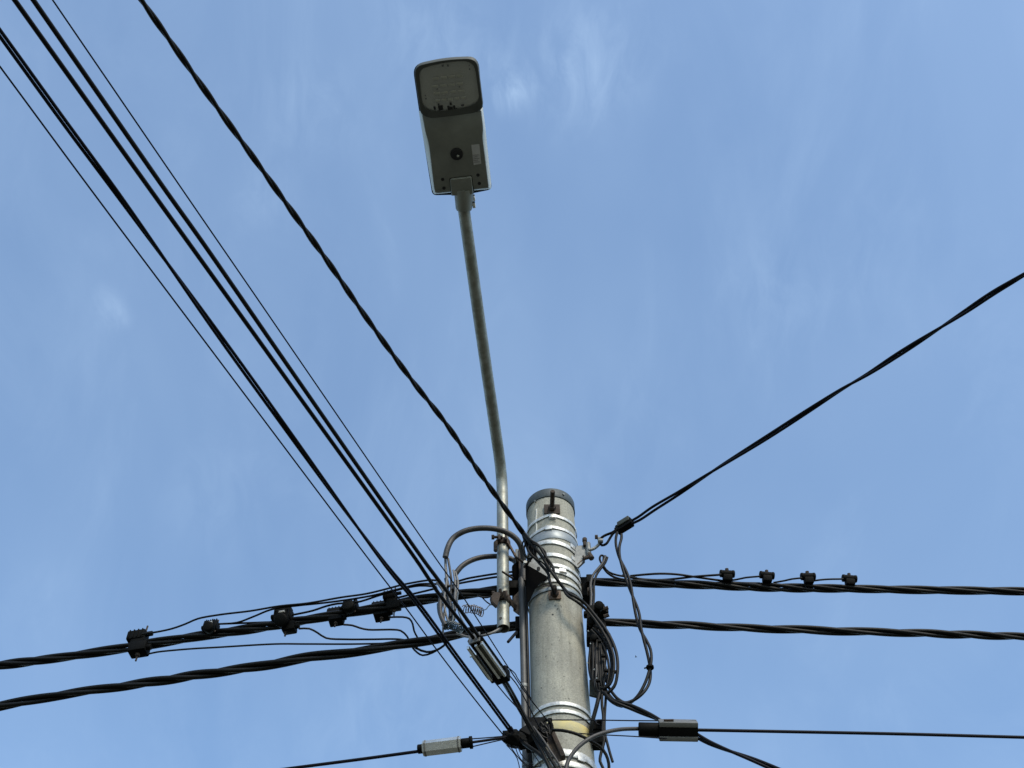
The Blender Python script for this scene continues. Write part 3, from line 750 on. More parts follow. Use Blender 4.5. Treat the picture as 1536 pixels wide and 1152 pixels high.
for (ox, c0, c1, m_) in ((0, 968, 1032, 'black'), (5, 960, 1040, 'black'), (10, 965, 1036, 'black'), (14, 972, 1030, 'black'), (18, 975, 1025, 'black'), (2, 985, 1035, 'black'), (7, 955, 1042, 'black'), (-1, 962, 1030, 'black'), (12, 958, 1030, 'black'), (16, 980, 1036, 'black'), (4, 972, 1038, 'hose')):
    x0 = 890 + ox
    tail([(x0 + 2, c0 - 18, 3.9), (x0 + random.uniform(-2, 2), c0 + 8, 3.885), (x0 + random.uniform(-1.5, 3.5), (c0 + c1) / 2, 3.88), (x0 + random.uniform(-1, 3), c1 - 10, 3.885), (x0 + 3 + random.uniform(-1, 3), c1 + 4, 3.9)], random.uniform(3.0, 4.4), sv, m_, 'loop')
for (x, y) in ((899, 962), (905, 984), (921, 1008), (897, 1021), (909, 1006)):
    q = P(x, y, Y=3.86); obj('cable_tie', MB().box(q, (EX, EY, EZ), (0.016, 0.012, 0.010), 0.002), 'plastic', sv)
for (x, y) in ((882, 947), (885.5, 966), (891, 1005), (895, 1018), (881, 995)):
    q = P(x, y, Y=3.84); obj('tie_tip', MB().cyl(q, q + Vector((0.003, -0.002, 0.002)), 0.0032, 8), 'strap', sv)

for (dx, dy, w_) in ((-5, 4, 4.2), (-9, 8, 3.8), (-2, -3, 3.4)):
    tail([(x + dx * k_, y + dy * k_, v + 0.01) for x, y, v, k_ in ((892, 940, 3.87, 0.6), (906, 950, 3.87, 0.9), (917, 968, 3.87, 1), (922, 990, 3.87, 1), (921, 1012, 3.87, 1), (914, 1028, 3.88, 0.7), (903, 1032, 3.89, 0.2), (894, 1022, 3.89, -0.3), (889, 1000, 3.9, -0.5), (889, 975, 3.9, -0.5), (892, 950, 3.9, -0.3))], w_, sv, 'black', 'loop')
# connector blocks beside the coil
kb = thing('cable_clamp_block', 'cluster of black cable clamps on the right side of the pole', 'clamp', P(897, 930, Y=3.93))
for (x, y, a, b, c_) in ((891, 919, 18, 16, 0.05), (902, 917, 12, 14, 0.05), (888, 934, 16, 20, 0.07), (899, 945, 20, 22, 0.06), (909, 918, 7, 11, 0.03), (880, 922, 9, 7, 0.03), (893, 958, 26, 16, 0.06), (913, 958, 8, 14, 0.03), (915, 968, 7, 9, 0.03), (917, 1008, 8, 10, 0.02), (912, 1018, 9, 9, 0.03)):
    q = P(x, y, Y=3.93); k_ = mpp(q)
    t_ = R(random.uniform(-14, 14)); a1 = Vector((math.cos(t_), 0, math.sin(t_))); a3 = Vector((-math.sin(t_), 0, math.cos(t_)))
    obj('clamp_jaw', MB().box(q, (a1, EY, a3), (a * k_, c_, b * k_ * 0.95), 0.005), 'plastic', kb)
for (x, y, r_) in ((898, 912, 7), (887, 935, 6.5), (890, 960, 5)):
    q = P(x, y, Y=3.90); k_ = mpp(q); obj('cap', MB().cyl(q, q + Vector((0.0, -0.03, -0.012)), r_ * k_, 18, bev=0.003), 'plastic', kb)
for (x, y) in ((905, 914), (906, 925)):
    q = P(x, y, Y=3.89); obj('clamp_bolt', MB().hexn(q, q + Vector((0.02, -0.006, 0.004)), 0.008), 'rust', kb)
cn = [P(884, 1020, Y=3.95), P(884, 1044, Y=3.95), P(896, 1047, Y=3.95), P(912, 1040, Y=3.95), P(905, 1025, Y=3.95)]
obj('backing_plate', MB().prism(cn, EY, 0.01, 0.002), 'sleeved', kb)
cn = [P(880, 908, Y=3.96), P(882, 950, Y=3.96), P(886, 1020, Y=3.96), P(892, 1034, Y=3.96), P(906, 1036, Y=3.96), P(909, 1010, Y=3.96), P(911, 960, Y=3.96), P(903, 908, Y=3.96)]
obj('backing_bar', MB().prism(cn, EY, 0.02, 0.003), 'plastic', kb)

# ------------------------------------------------------------------ bundled power cables along the street
YB = 4.03
ZB1 = P(772, 884, Y=YB).z
pL1 = path([(0, 998), (100, 985), (187, 972), (250, 962), (300, 954), (384, 942), (458, 930), (556, 914), (624, 901), (690, 892), (744, 886), (775, 882)], Z=ZB1, ext0=14)
cable('bundled_cable', 'upper thick twisted power cable left of the pole, carrying the black connectors', 'cable', pL1, 4, 0.0092, 0.75, 'black', 'twisted bundled power cables', wob=0.15)
ZB2 = P(785, 938, Y=YB).z
pL2 = path([(0, 1059), (100, 1041), (200, 1027), (300, 1012), (384, 1000), (458, 987), (536, 977), (614, 965), (660, 957), (708, 948), (747, 942), (785, 938)], Z=ZB2, ext0=14)
cable('bundled_cable', 'lower thick twisted power cable left of the pole', 'cable', pL2, 3, 0.0104, 0.85, 'black', 'twisted bundled power cables')
ZB3 = P(880, 871, Y=YB).z
pR1 = path([(876, 872), (925, 874), (977, 875), (1040, 877), (1118, 880), (1196, 882), (1274, 883), (1352, 884.5), (1536, 887)], Z=ZB3, ext1=14)
cable('bundled_cable', 'upper thick twisted power cable right of the pole, with four small connectors', 'cable', pR1, 4, 0.0080, 0.70, 'black', 'twisted bundled power cables')
ZB4 = P(905, 933, Y=YB).z
pR2 = path([(893, 932), (909, 933), (957, 935.5), (1040, 938.5), (1118, 942), (1196, 944.5), (1274, 947), (1352, 949), (1536, 955)], Z=ZB4, ext1=14)
cable('bundled_cable', 'lower thick twisted power cable right of the pole', 'cable', pR2, 3, 0.0086, 0.70, 'black', 'twisted bundled power cables')
# anchors beside the pole
def anchor(label, parts):
    t = thing('cable_anchor', label, 'clamp', P(*parts[0][0], Y=parts[0][1]))
    for (c_, Y_, sx, sy, sz, m_, nm) in parts:
        q = P(*c_, Y=Y_); k_ = mpp(q)
        obj(nm, MB().box(q, (EX, EY, EZ), (sx * k_, sy, sz * k_), 0.004), m_, t)
    return t
an = anchor('black anchor clamp holding the upper right power cable to the pole', [((878, 886), 4.02, 14, 0.06, 38, 'plastic', 'body'), ((884, 873), 3.97, 9, 0.05, 16, 'plastic', 'jaw'), ((885, 887), 3.95, 8, 0.03, 8, 'rust', 'bolt')])
an = anchor('dark wedge anchor holding the left power cables behind the lamp pipe', [((779, 884), 4.03, 22, 0.07, 26, 'plastic', 'body'), ((771, 882), 4.0, 16, 0.05, 16, 'plastic', 'jaw')])
an = anchor('dark anchor holding the lower left power cable beside the conduit', [((779, 941), 4.02, 12, 0.06, 26, 'plastic', 'body')])
q0, q1 = P(775, 948, Y=3.95), P(762, 963, Y=3.90)
obj('bolt', MB().cyl(q0, q1, 2.2 * mpp(q0), 10, bev=0.001), 'wire', an)
# extra conductors lying along the upper left cable
UL = 'loose conductors beside the upper left power cable'
def tap(label, pts, w_, Z, name='tap_wire', cat='wire', group=UL, mt='black'):
    return tag(obj(name, wire(pts, w_, Z=Z, step=0.02), mt), label, cat, group)
zt_ = ZB1 + 0.02
tap('topmost thin wire from the far left connector to the grey wire bunch', [(213, 951), (235, 948), (258, 943), (278, 936), (297, 928), (330, 922), (375, 916.5), (420, 909), (460, 905), (512, 896), (550, 890.5), (585, 882), (604, 877), (647, 870), (656, 871)], 3.0, zt_)
tap('thin wire rising from the second connector to run under the topmost wire', [(328, 936), (355, 934), (380, 925), (408, 914), (450, 908), (475, 905.5), (512, 901), (560, 893), (600, 883), (630, 876), (655, 876)], 3.0, zt_)
tap('nearly straight thin wire between the second and third connectors', [(328, 936), (368, 934.5), (408, 933), (436, 932)], 3.0, zt_)
tap('thin wire from the third connector up to the grey wire bunch', [(436, 923), (469, 916), (490, 909), (506, 905.5), (535, 903.5), (569, 893), (600, 884), (630, 878.5), (655, 880)], 3.2, zt_)
tap('short thin wire from the fifth connector to the grey wire bunch', [(595, 897), (615, 892), (640, 886), (656, 882)], 3.2, zt_)
tap('long thin wire from the bottom of the far left connector along the lower cable', [(222, 981), (236, 978), (254, 976), (290, 973), (326, 971), (414, 966), (458, 966), (536, 966), (595, 964), (640, 959)], 2.8, ZB2 + 0.02)
zz = ZB2 + 0.05
tap('thin wire stepping down from the third connector to the lower cable', [(448, 943), (464, 943), (476, 949), (489, 957), (520, 959), (556, 959), (600, 959), (614, 962), (626, 971)], 3.0, zz)
tap('thin wire dipping from the fourth connector and looping under the lower cable', [(515, 937), (528, 938), (540, 942), (552, 944.5), (590, 944.5), (601, 946), (611, 955), (617, 969), (626, 979), (634, 983), (649, 979), (669, 966)], 3.0, zz)
tap('thin wire dropping steeply from the fifth connector past the lower cable', [(583, 926), (604, 925.5), (614, 928), (619, 936), (621, 946), (626, 956), (630, 962)], 3.0, zz)
tap('short sagging wire loop just under the lower left power cable', [(612, 962), (624, 972), (640, 978), (653, 976), (665, 969), (672, 962)], 3.6, zz)
YQ = YB
tap('upper thin wire behind the lamp pipe left of the bracket', [(684, 873), (700, 868), (722, 864), (745, 860.5), (775, 857)], 3.2, P(700, 868, Y=YQ).z, group='thin wires behind the lamp pipe')
tap('lower thin wire behind the lamp pipe left of the bracket', [(684, 876), (700, 873), (722, 869), (745, 865.5), (775, 862)], 3.2, P(700, 871, Y=YQ).z, group='thin wires behind the lamp pipe')
tap('short curled wire tip reaching the lower pipe clamp', [(716, 893), (726, 896.5), (736, 895), (744, 893)], 2.6, P(726, 897, Y=3.95).z, group='thin wires behind the lamp pipe')
tap('tiny branch wire ending at the lower pipe clamp', [(724, 897), (730, 903), (736, 907)], 2.0, P(726, 897, Y=3.95).z, group='thin wires behind the lamp pipe')

# ---- connectors on the upper left cable
def connector_box(mw, name='piercing_connector'):
    pass
def conn(kind, px, py, Z, label, s=1.0, extra=False, tilt=0.0, group='black insulation piercing connectors on the upper left cable'):
    c = P(px, py, Z=Z); c2 = P(px + 10, py - 1.6, Z=Z); t = (c2 - c).normalized()
    tt, ss, uu = frame(t); th = R(tilt)
    ss, uu = ss * math.cos(th) + uu * math.sin(th), uu * math.cos(th) - ss * math.sin(th)
    o = thing('piercing_connector', label, 'connector', c, group)
    X, Yv, Zv = tt, -ss, uu
    s *= 0.86
    p = lambda a, b, d: c + X * a * s + Yv * b * s + Zv * d * s
    ax = (X, Yv, Zv)
    if kind == 'box':
        obj('upper_jaw', MB().box(p(-0.012, 0, 0.045), ax, (0.085 * s, 0.055 * s, 0.050 * s), 0.006 * s), 'plastic', o)
        rb_ = MB()
        for k in range(4): rb_.box(p(-0.042 + 0.020 * k, -0.0, 0.048), ax, (0.006 * s, 0.061 * s, 0.048 * s), 0.002)
        obj('ribs', rb_, 'plastic', o)
        obj('lower_jaw', MB().box(p(0.012, 0, -0.030), ax, (0.085 * s, 0.060 * s, 0.055 * s), 0.008 * s), 'plastic', o)
        obj('body', MB().box(p(0, 0, 0.008), ax, (0.065 * s, 0.045 * s, 0.06 * s), 0.006 * s), 'plastic', o)
        obj('bolt', MB().cyl(p(0.022, 0, 0.11), p(0.012, 0, -0.10), 0.0045 * s, 8), 'rust', o)
        obj('bolt_head', MB().hexn(p(0.013, 0, -0.058), p(0.013, 0, -0.072), 0.011 * s), 'rust', o)
        obj('wire_boot', MB().cyl(p(0.022, -0.008, 0.05), p(0.062, -0.008, 0.05), 0.012 * s, 12, bev=0.002), 'plastic', o)
        obj('wire_boot', MB().cyl(p(0.05, -0.008, -0.035), p(0.074, -0.008, -0.035), 0.014 * s, 12, bev=0.002), 'plastic', o)
    elif kind == 'comb':
        if extra:
            obj('lower_jaw', MB().box(p(0.030, 0.006, -0.042), ax, (0.062 * s, 0.05 * s, 0.046 * s), 0.009 * s), 'plastic', o)
            obj('bolt', MB().cyl(p(0.018, 0, -0.04), p(0.014, 0, -0.088), 0.0045 * s, 8), 'rust', o)
            obj('wire_boot', MB().cyl(p(0.055, 0, -0.045), p(0.078, 0, -0.045), 0.012 * s, 12, bev=0.002), 'plastic', o)
        cm = MB()
        for k in range(6): cm.box(p(-0.030 + 0.012 * k, 0.0, 0.048 + 0.003 * math.sin(k * 2.1 + px)), ax, (0.007 * s, 0.05 * s, 0.026 * s), 0.002)
        cm.box(p(0, 0, 0.035), ax, (0.078 * s, 0.052 * s, 0.022 * s), 0.003)
        obj('comb_jaw', cm, 'sleeved' if False else 'plastic', o)
        obj('body', MB().box(p(0, 0, 0.008), ax, (0.080 * s, 0.056 * s, 0.040 * s), 0.006 * s), 'plastic', o)
        obj('wire_boot', MB().cyl(p(-0.038, 0, 0.022), p(-0.058, 0, 0.022), 0.014 * s, 12, bev=0.003), 'plastic', o)
        obj('cap', MB().cyl(p(0.006, -0.01, -0.016), p(0.006, -0.052, -0.034), 0.031 * s, 24, bev=0.006), 'plastic', o)
        for xa in (-0.022, 0.034): obj('clip_arm', MB().box(p(xa, -0.046, -0.006), ax, (0.008 * s, 0.006 * s, 0.055 * s), 0.001), 'plastic', o)
        obj('contact', MB().box(p(0.002, -0.032, 0.022), ax, (0.026 * s, 0.010 * s, 0.010 * s), 0.001), 'galv', o)
        obj('bolt', MB().cyl(p(0.03, 0, 0.075), p(0.03, 0, -0.03), 0.004 * s, 8), 'rust', o)
    return o
conn('box', 207, 967, ZB1, 'big box connector at the far left end of the upper cable', 1.12)
conn('comb', 316, 944, ZB1, 'comb topped connector with round cap, second from the left', 0.9, tilt=8)
conn('comb', 425, 930, ZB1, 'comb topped connector with two hanging caps, third from the left', 1.12, tilt=-10, extra=True)
conn('box', 503, 926, ZB1, 'square connector hanging under the cable left of the round capped one', 0.85, tilt=12)
conn('comb', 525, 915, ZB1, 'round capped connector with a silver contact, fourth bunch from the left', 0.98, tilt=16)
conn('box', 571, 918, ZB1, 'square connector hanging lowest under the cable just left of the thin crossing wire', 0.9, tilt=10)
conn('box', 588, 903, ZB1, 'dark connector on top of the cable where the thin wires cross', 0.8, tilt=-14)

# ---- four small connectors right of the pole
GR = 'small black connectors on the upper right cable'
def small_conn(c, t, label):
    tt, ss, uu = frame(t); th = R(random.uniform(-22, 22)); ss, uu = ss * math.cos(th) + uu * math.sin(th), uu * math.cos(th) - ss * math.sin(th)
    th = R(random.uniform(-5, 5)); tt, uu = tt * math.cos(th) + uu * math.sin(th), uu * math.cos(th) - tt * math.sin(th); ax = (tt, ss, uu)
    o = thing('tap_connector', label, 'connector', c, GR); p = lambda a, b, d: c + (tt * a + ss * b + uu * d) * 0.86
    m1 = MB(); m1.tube([p(-.036, 0, .012), p(-.034, 0, .012), p(-.02, 0, .012), p(.02, 0, .012), p(.034, 0, .012), p(.036, 0, .012)], [.007, .013, .0155, .0155, .013, .007], 18)
    obj('barrel', m1, 'plastic', o)
    obj('body', MB().box(p(0, 0, -0.012), ax, (0.040, 0.034, 0.028), 0.006), 'plastic', o)
    obj('end_cap', MB().cyl(p(-.037, 0, .012), p(-.022, 0, .012), 0.0165, 18, bev=0.003), 'plastic', o)
    obj('end_cap', MB().cyl(p(.022, 0, .012), p(.037, 0, .012), 0.0165, 18, bev=0.003), 'plastic', o)
    obj('bolt_head', MB().hexn(p(0, 0, .026), p(0, 0, .040), 0.008), 'rust', o)
    return o
labs = ['small connector nearest the pole on the upper right cable', 'second small connector from the pole on the upper right cable', 'third small connector from the pole on the upper right cable', 'small connector farthest right on the upper right cable']
for (x, y), lb in zip(((1091, 864), (1150.5, 866), (1212.5, 868), (1274.5, 871)), labs):
    c = P(x, y, Z=ZB3 + 0.029); t = (P(x + 8, y + 0.3, Z=ZB3 + 0.029) - c).normalized(); small_conn(c, t, lb)
GT = 'thin conductors on the upper right cable'
zr = ZB3 + 0.02
tap('thin wire feeding the small connector nearest the pole', [(933, 863), (950, 867), (985, 870), (1015, 868), (1040, 865), (1060, 863.5), (1082, 862)], 3.4, zr, group=GT)
tap('thin wire arching over the cable start right of the pole', [(945, 864), (965, 862), (990, 860.5), (1015, 861.5), (1040, 865), (1075, 870), (1105, 874), (1140, 875)], 3.4, zr, group=GT)
tap('thin wire feeding the second small connector', [(1090, 871), (1104, 869.5), (1118, 866.5), (1140, 864.5)], 2.8, zr, group=GT)
tap('thin wire feeding the third small connector', [(1160, 874), (1177, 871), (1188, 868.5), (1203, 867)], 2.8, zr, group=GT)
tap('thin wire feeding the small connector farthest right', [(1210, 874), (1222, 871), (1240, 869), (1265, 868.5)], 2.8, zr, group=GT)

# ---- looped flat cable with a bare end beside the pole
lp = thing('looped_cable_end', 'flat black cable bent into a small loop beside the pole bracket', 'cable', P(900, 850, Y=3.95))
tail([(886, 912, 3.93), (887, 892, 3.93), (886, 876, 3.93), (890, 862, 3.93), (898, 852, 3.93), (905, 843, 3.93), (908, 834, 3.93)], 4.0, lp, 'hose')
tail([(890, 912, 3.935), (891, 892, 3.935), (891, 876, 3.935), (895, 862, 3.935), (902, 852, 3.935), (908, 844, 3.935), (911, 836, 3.935)], 3.6, lp)
tail([(905, 848, 3.94), (901, 843, 3.94), (899.5, 837, 3.94), (902, 833, 3.94), (905, 834, 3.94), (905, 841, 3.94), (906, 850, 3.94), (913, 858, 3.95), (925, 862.5, 3.96), (940, 865, 3.98), (955, 867, 4.0)], 3.2, lp)
tail([(904, 850, 3.95), (911, 859, 3.95), (922, 866, 3.96), (940, 870, 3.98), (955, 871, 4.0)], 3.6, lp)

# ------------------------------------------------------------------ service drop to the right
ZR = P(945, 785, Y=3.86).z
pr = path([(946, 784), (958, 778), (980, 763), (1016, 741), (1075, 703), (1152, 655), (1214, 615), (1264, 583), (1302, 561), (1347, 532), (1402, 497), (1447, 468), (1489, 440), (1536, 412)], Z=ZR, ext1=12)
cable('service_cable', 'twisted black service cable rising to the right edge from its clamp', 'cable', pr, 2, 0.0058, 1.05, 'wire', step=0.02,
      fan=lambda L, T: 1.0 + 0.9 * math.exp(-(L / 0.16) ** 2), wob=0.0, phase=1.3)
tcl = thing('tension_clamp', 'dark wedge clamp gripping the right hand service cable', 'clamp', P(938, 790, Y=3.87))
d0 = P(924, 797, Z=ZR); d1 = P(950, 781, Z=ZR); tt, ss, uu = frame(d1 - d0)
kk = mpp(d0)
obj('body', MB().box(d0.lerp(d1, 0.5), (tt, ss, uu), ((d1 - d0).length * 0.86, 11 * kk, 13 * kk), 0.004), 'plastic', tcl)
obj('wedge', MB().box(d0.lerp(d1, 0.56) + uu * 0.012, (tt, ss, uu), ((d1 - d0).length * 0.65, 15 * kk, 9 * kk), 0.003), 'sleeved', tcl)
obj('cheek', MB().box(d0.lerp(d1, 0.5) - uu * 0.006 + ss * 0.012, (tt, ss, uu), ((d1 - d0).length * 0.95, 3 * kk, 9 * kk), 0.002), 'plastic', tcl)
bl = [(927, 793, 3.87), (918, 799, 3.88), (910, 802, 3.89), (903, 806, 3.89), (899, 812, 3.90), (903, 818, 3.90), (909, 816, 3.89), (914, 809, 3.89), (919, 801, 3.88), (926, 795, 3.87)]
obj('bail', wire(bl, 4.0, n=10, step=0.01), 'plastic', tcl)
hk = thing('pole_hook_bracket', 'grey bracket with shackle strapped to the right side of the pole', 'bracket', P(873, 832, Y=3.96))
pp_ = [P(864, 819, Y=3.93), P(878, 818, Y=3.93), P(881, 826, Y=3.93), P(879, 836, Y=3.93), P(872, 846, Y=3.93), P(866, 852, Y=3.93), P(859, 846, Y=3.93), P(862, 832, Y=3.93)]
obj('plate', MB().prism(pp_, Vector((0.3, -0.9, -0.3)), 0.007, 0.001), 'galvd', hk)
obj('side_flange', MB().bar(P(866, 850, Y=3.94), P(877, 840, Y=3.94), 0.03, 0.005, EZ), 'rustarm', hk)
for (a, b, r_, m_) in (((877, 808.5), (877, 819), 2.6, 'rust'), ((877, 808), (877, 812.5), 3.6, 'rust'), ((882, 815), (883.5, 834), 3.8, 'galvd'), ((875, 838), (889, 834), 3.0, 'rust'), ((883, 831), (888, 838), 4.2, 'rust')):
    q0, q1 = P(*a, Y=3.92), P(*b, Y=3.92); obj('bolt', MB().cyl(q0, q1, r_ * mpp(q0), 12, bev=0.0012), m_, hk)
q0 = P(874.5, 834.5, Y=3.922); obj('bolt_hole', MB().cyl(q0, q0 + Vector((0.001, -0.004, -0.001)), 0.0035, 10), 'hole', hk)
obj('shackle', wire([(883, 825, 3.91), (888, 824, 3.91), (893, 821.5, 3.91), (898, 817, 3.905), (902, 812, 3.90), (900, 808, 3.9), (896, 808, 3.9)], 5.0, n=10, step=0.008), 'galvd', hk)
q0 = P(901, 811.5, Y=3.895); obj('shackle_pin', MB().cyl(q0 - EX * 0.012, q0 + EX * 0.010, 0.011, 12, bev=0.002), 'galvd', hk)
q0 = P(894.5, 805.5, Y=3.895); obj('nut', MB().hexn(q0 - EX * 0.006, q0 + EX * 0.006, 0.010), 'rust', hk)

# hanging loop from the clamp
hl = thing('drop_loop', 'long hanging loop of twisted black cable right of the pole', 'cable', P(930, 800, Y=3.87))
cl = [P(929, 800, Y=3.86), P(927, 818, Y=3.86), P(929, 834, Y=3.86), P(935, 851, Y=3.86), P(942, 870, Y=3.86), P(948, 890, Y=3.86), P(955, 916, Y=3.86), P(961, 943, Y=3.86), P(968, 961, Y=3.86), P(973.5, 978, Y=3.86), P(975.5, 1000, Y=3.86), P(971, 1024, Y=3.86), P(960, 1042, Y=3.86), P(948, 1052, Y=3.87), P(937, 1056, Y=3.87), P(926, 1051, Y=3.87), P(917, 1042, Y=3.88), P(909, 1030, Y=3.89)]
for c_ in twisted(cl, 2, 0.0062, 0.42, step=0.01, phase=0.7, spread=1.15, fan=lambda L, T: 1.0 + 0.6 * math.exp(-((L - 0.03) / 0.05) ** 2)): obj('core', MB().tube(c_, 0.0060, 8), 'black', hl)
q0 = P(975, 1001, Y=3.85); obj('cable_tie', MB().cyl(q0 - EZ * 0.004, q0 + EZ * 0.004, 0.015, 12), 'plastic', hl)
obj('tie_end', MB().cyl(q0 - EX * 0.010, P(966.5, 1002.5, Y=3.85), 0.003, 8), 'plastic', hl)
# cables from the coil to the right closure and downwards
gl_ = 'cables leaving the bottom of the oval coil'
def lone(label, pts, w_, mt='black', name='branch_cable', group=gl_, n=8, cat='cable'):
    return tag(obj(name, wire(pts, w_, n=n, step=0.012), mt), label, cat, group)
cA = [P(x, y, Y=v) for x, y, v in ((908, 1040, 3.88), (918, 1050, 3.86), (930, 1055, 3.85), (945, 1060, 3.85), (964, 1068, 3.84), (980, 1075, 3.83), (990, 1080, 3.82))]
cable('branch_cable', 'black cable pair sloping from the oval coil to the right splice box', 'cable', cA, 2, 0.0062, 0.5, 'black', gl_)
lone('black cable bowing under the sloping pair below the oval coil', [(903, 1036, 3.88), (910, 1046, 3.87), (920, 1055, 3.86), (932, 1060, 3.86), (944, 1058, 3.86)], 3.6)
lone('thick black cable slanting down left from the oval coil to the pole edge', [(899, 1040, 3.88), (896, 1055, 3.88), (892, 1070, 3.89), (888, 1085, 3.9), (886, 1100, 3.92)], 6.4)
lone('black cable dropping straight down left of the fork below the coil', [(903, 1042, 3.88), (903, 1058, 3.88), (905, 1075, 3.88), (904, 1095, 3.88), (906, 1112, 3.88), (902, 1128, 3.88), (900, 1142, 3.88), (905, 1153, 3.88), (908, 1170, 3.88)], 4.6)
lone('black cable dropping straight down right of the fork below the coil', [(909, 1042, 3.88), (908, 1058, 3.88), (907, 1075, 3.88), (907, 1098, 3.88), (911, 1115, 3.88), (915, 1130, 3.88), (919, 1143, 3.88)], 4.2)
# lower anchor on the right side of the pole
la = anchor('black anchor on the right pole edge beside the yellow ring', [((895, 1095), 3.95, 20, 0.06, 16, 'plastic', 'body'), ((897, 1110), 3.95, 18, 0.05, 24, 'plastic', 'jaw'), ((901, 1086), 3.93, 12, 0.04, 6, 'plastic', 'upper_lip')])
q0 = P(899, 1084, Y=3.9); obj('eye', MB().tube([q0 + EX * 0.012 * math.cos(a) + EZ * 0.009 * math.sin(a) for a in [i * math.pi / 8 for i in range(13)]], 0.003, 8), 'wire', la)
lone('black cable curling round the right pole edge and down out of view', [(828, 1095, 3.80), (845, 1096, 3.78), (862, 1100, 3.78), (876, 1106, 3.78), (888, 1113, 3.80), (900, 1120, 3.82), (909, 1132, 3.83), (913, 1145, 3.84), (913, 1165, 3.85)], 5.0, 'black')
lone('smooth grey black cable curving from the frame bottom to the right splice box', [(846, 1175, 3.70), (849, 1153, 3.70), (854, 1138, 3.70), (868, 1120, 3.70), (888, 1106, 3.71), (910, 1098, 3.73), (932, 1094, 3.76), (960, 1093, 3.80)], 6.2, 'hose', n=14)
lone('upper thin support wire from the pole knob to the right splice box', [(825, 1080, 3.82), (880, 1080, 3.81), (958, 1081, 3.80), (1044, 1081.5, 3.78)], 1.9, 'wire', 'support_wire', 'thin support wires at the right splice box', cat='wire')
lone('lower thin support wire under the right splice box', [(866, 1100, 3.78), (900, 1102, 3.78), (958, 1105, 3.79), (1000, 1108, 3.79)], 1.8, 'wire', 'support_wire', 'thin support wires at the right splice box', cat='wire')

# ------------------------------------------------------------------ splice closures
def closure(label, p0, p1, wpx, endpx, body='sleeve', rib='sleeve', core='plastic', cap0=0.0, cap1=0.0, split=True, roll=0.0):
    a, b = p0, p1; k = mpp(a); t, s, u = frame(b - a, EZ); L = (b - a).length
    th = R(roll); s, u = s * math.cos(th) + u * math.sin(th), u * math.cos(th) - s * math.sin(th)
    o = thing('splice_closure', label, 'splice box', (a + b) / 2)
    w_ = wpx * k; c = (a + b) / 2
    if split:      # two bright half shells with a dark gap between
        obj('core', MB().box(c, (t, s, u), (L, w_ * 0.90, w_ * 0.72), 0.003), core, o)
        for sg in (1, -1):
            obj('half_shell', MB().box(c + u * sg * w_ * 0.36, (t, s, u), (L, w_ * 0.98, w_ * 0.26), 0.004), rib, o)
            obj('half_shell', MB().box(c - s * sg * 0 - s * 0 + u * sg * w_ * 0.36 - s * w_ * 0.0, (t, s, u), (L * 0.99, w_ * 0.6, w_ * 0.31), 0.003), rib, o) if False else None
    else:
        m_ = MB(); n = 8; prof = [(L / 2, 0.96), (L / 2 - 0.004, 1.0), (-L / 2 + 0.004, 1.0), (-L / 2, 0.96)]
        pts = [c + t * q for q, _ in prof]
        m_.tube(pts, [w_ / 2 * 1.06 * r_ for _, r_ in prof], 6); obj('sleeve', m_, body, o)
    if cap0: obj('end_cap', MB().cyl(a, a - t * cap0 * k, endpx / 2 * k, 16, bev=0.002), 'plastic', o)
    if cap1: obj('end_cap', MB().cyl(b, b + t * cap1 * k, endpx / 2 * k, 16, bev=0.002), 'plastic', o)
    return o, (t, s, u), k
RR = -50
oR, fR, kR = closure('silver and black splice box on the cable at the lower right', P(988, 1095, Y=3.80), P(1046, 1096, Y=3.80), 29, 22, rib='sleevei', cap0=30, roll=RR)
tag(obj('outgoing_cable', wire([(1044, 1095), (1152, 1097), (1352, 1101), (1536, 1106)], 5.0, Z=P(1046, 1095, Y=3.80).z, ext1=14, step=0.05, n=10), 'wire'), 'straight black cable from the right splice box to the right edge', 'cable')
pz = P(1044, 1103, Y=3.80).z
cable('drop_cable', 'black twin cable slanting down to the bottom edge from the right splice box', 'cable', path([(1044, 1103, 3.80), (1062, 1113, 3.79), (1083, 1122, 3.78), (1128, 1139, 3.76), (1159, 1152, 3.75), (1200, 1170, 3.72)], ext1=7), 2, 0.0058, 0.9, 'wire')
obj('top_wire_clip', MB().box(P(1003, 1080.5, Y=3.76), (EX, EY, EZ), (0.035, 0.008, 0.006), 0.001), 'rust', oR)

oL, fL, kL = closure('bright silver splice box on the cable left of the pole', P(634.5, 1123, Y=3.72), P(692, 1116, Y=3.70), 22, 14, split=False, cap0=8)
aL = P(692, 1115.5, Y=3.70); bL = P(709, 1113.5, Y=3.70)
tL, sL, uL = fL; cL = (P(634.5, 1123, Y=3.72) + P(692, 1116, Y=3.70)) / 2
obj('seam_lip', MB().box(cL - sL * 11.6 * kL + uL * 0.0, (tL, sL, uL), (56 * kL, 1.2 * kL, 2.0 * kL), 0.0008), 'sleevei', oL)
for e_ in (-25.5, 25.5): obj('clip_band', MB().tube([cL + tL * (e_ - 1.2) * kL, cL + tL * (e_ + 1.2) * kL], 12.2 * kL, 6), 'sleevei', oL)
obj('neck', MB().cyl(aL, bL, 7.5 * kL, 16, bev=0.003), 'plastic', oL); obj('collar', MB().cyl(aL.lerp(bL, 0.7), bL, 9.5 * kL, 16, bev=0.002), 'plastic', oL)
tag(obj('outgoing_cable', wire([(628, 1127), (540, 1139), (440, 1152), (330, 1167)], 5.0, Z=P(628, 1127, Y=3.72).z, ext1=8, step=0.05, n=10), 'wire'), 'black cable leaving the bright silver splice box to the bottom left', 'cable')
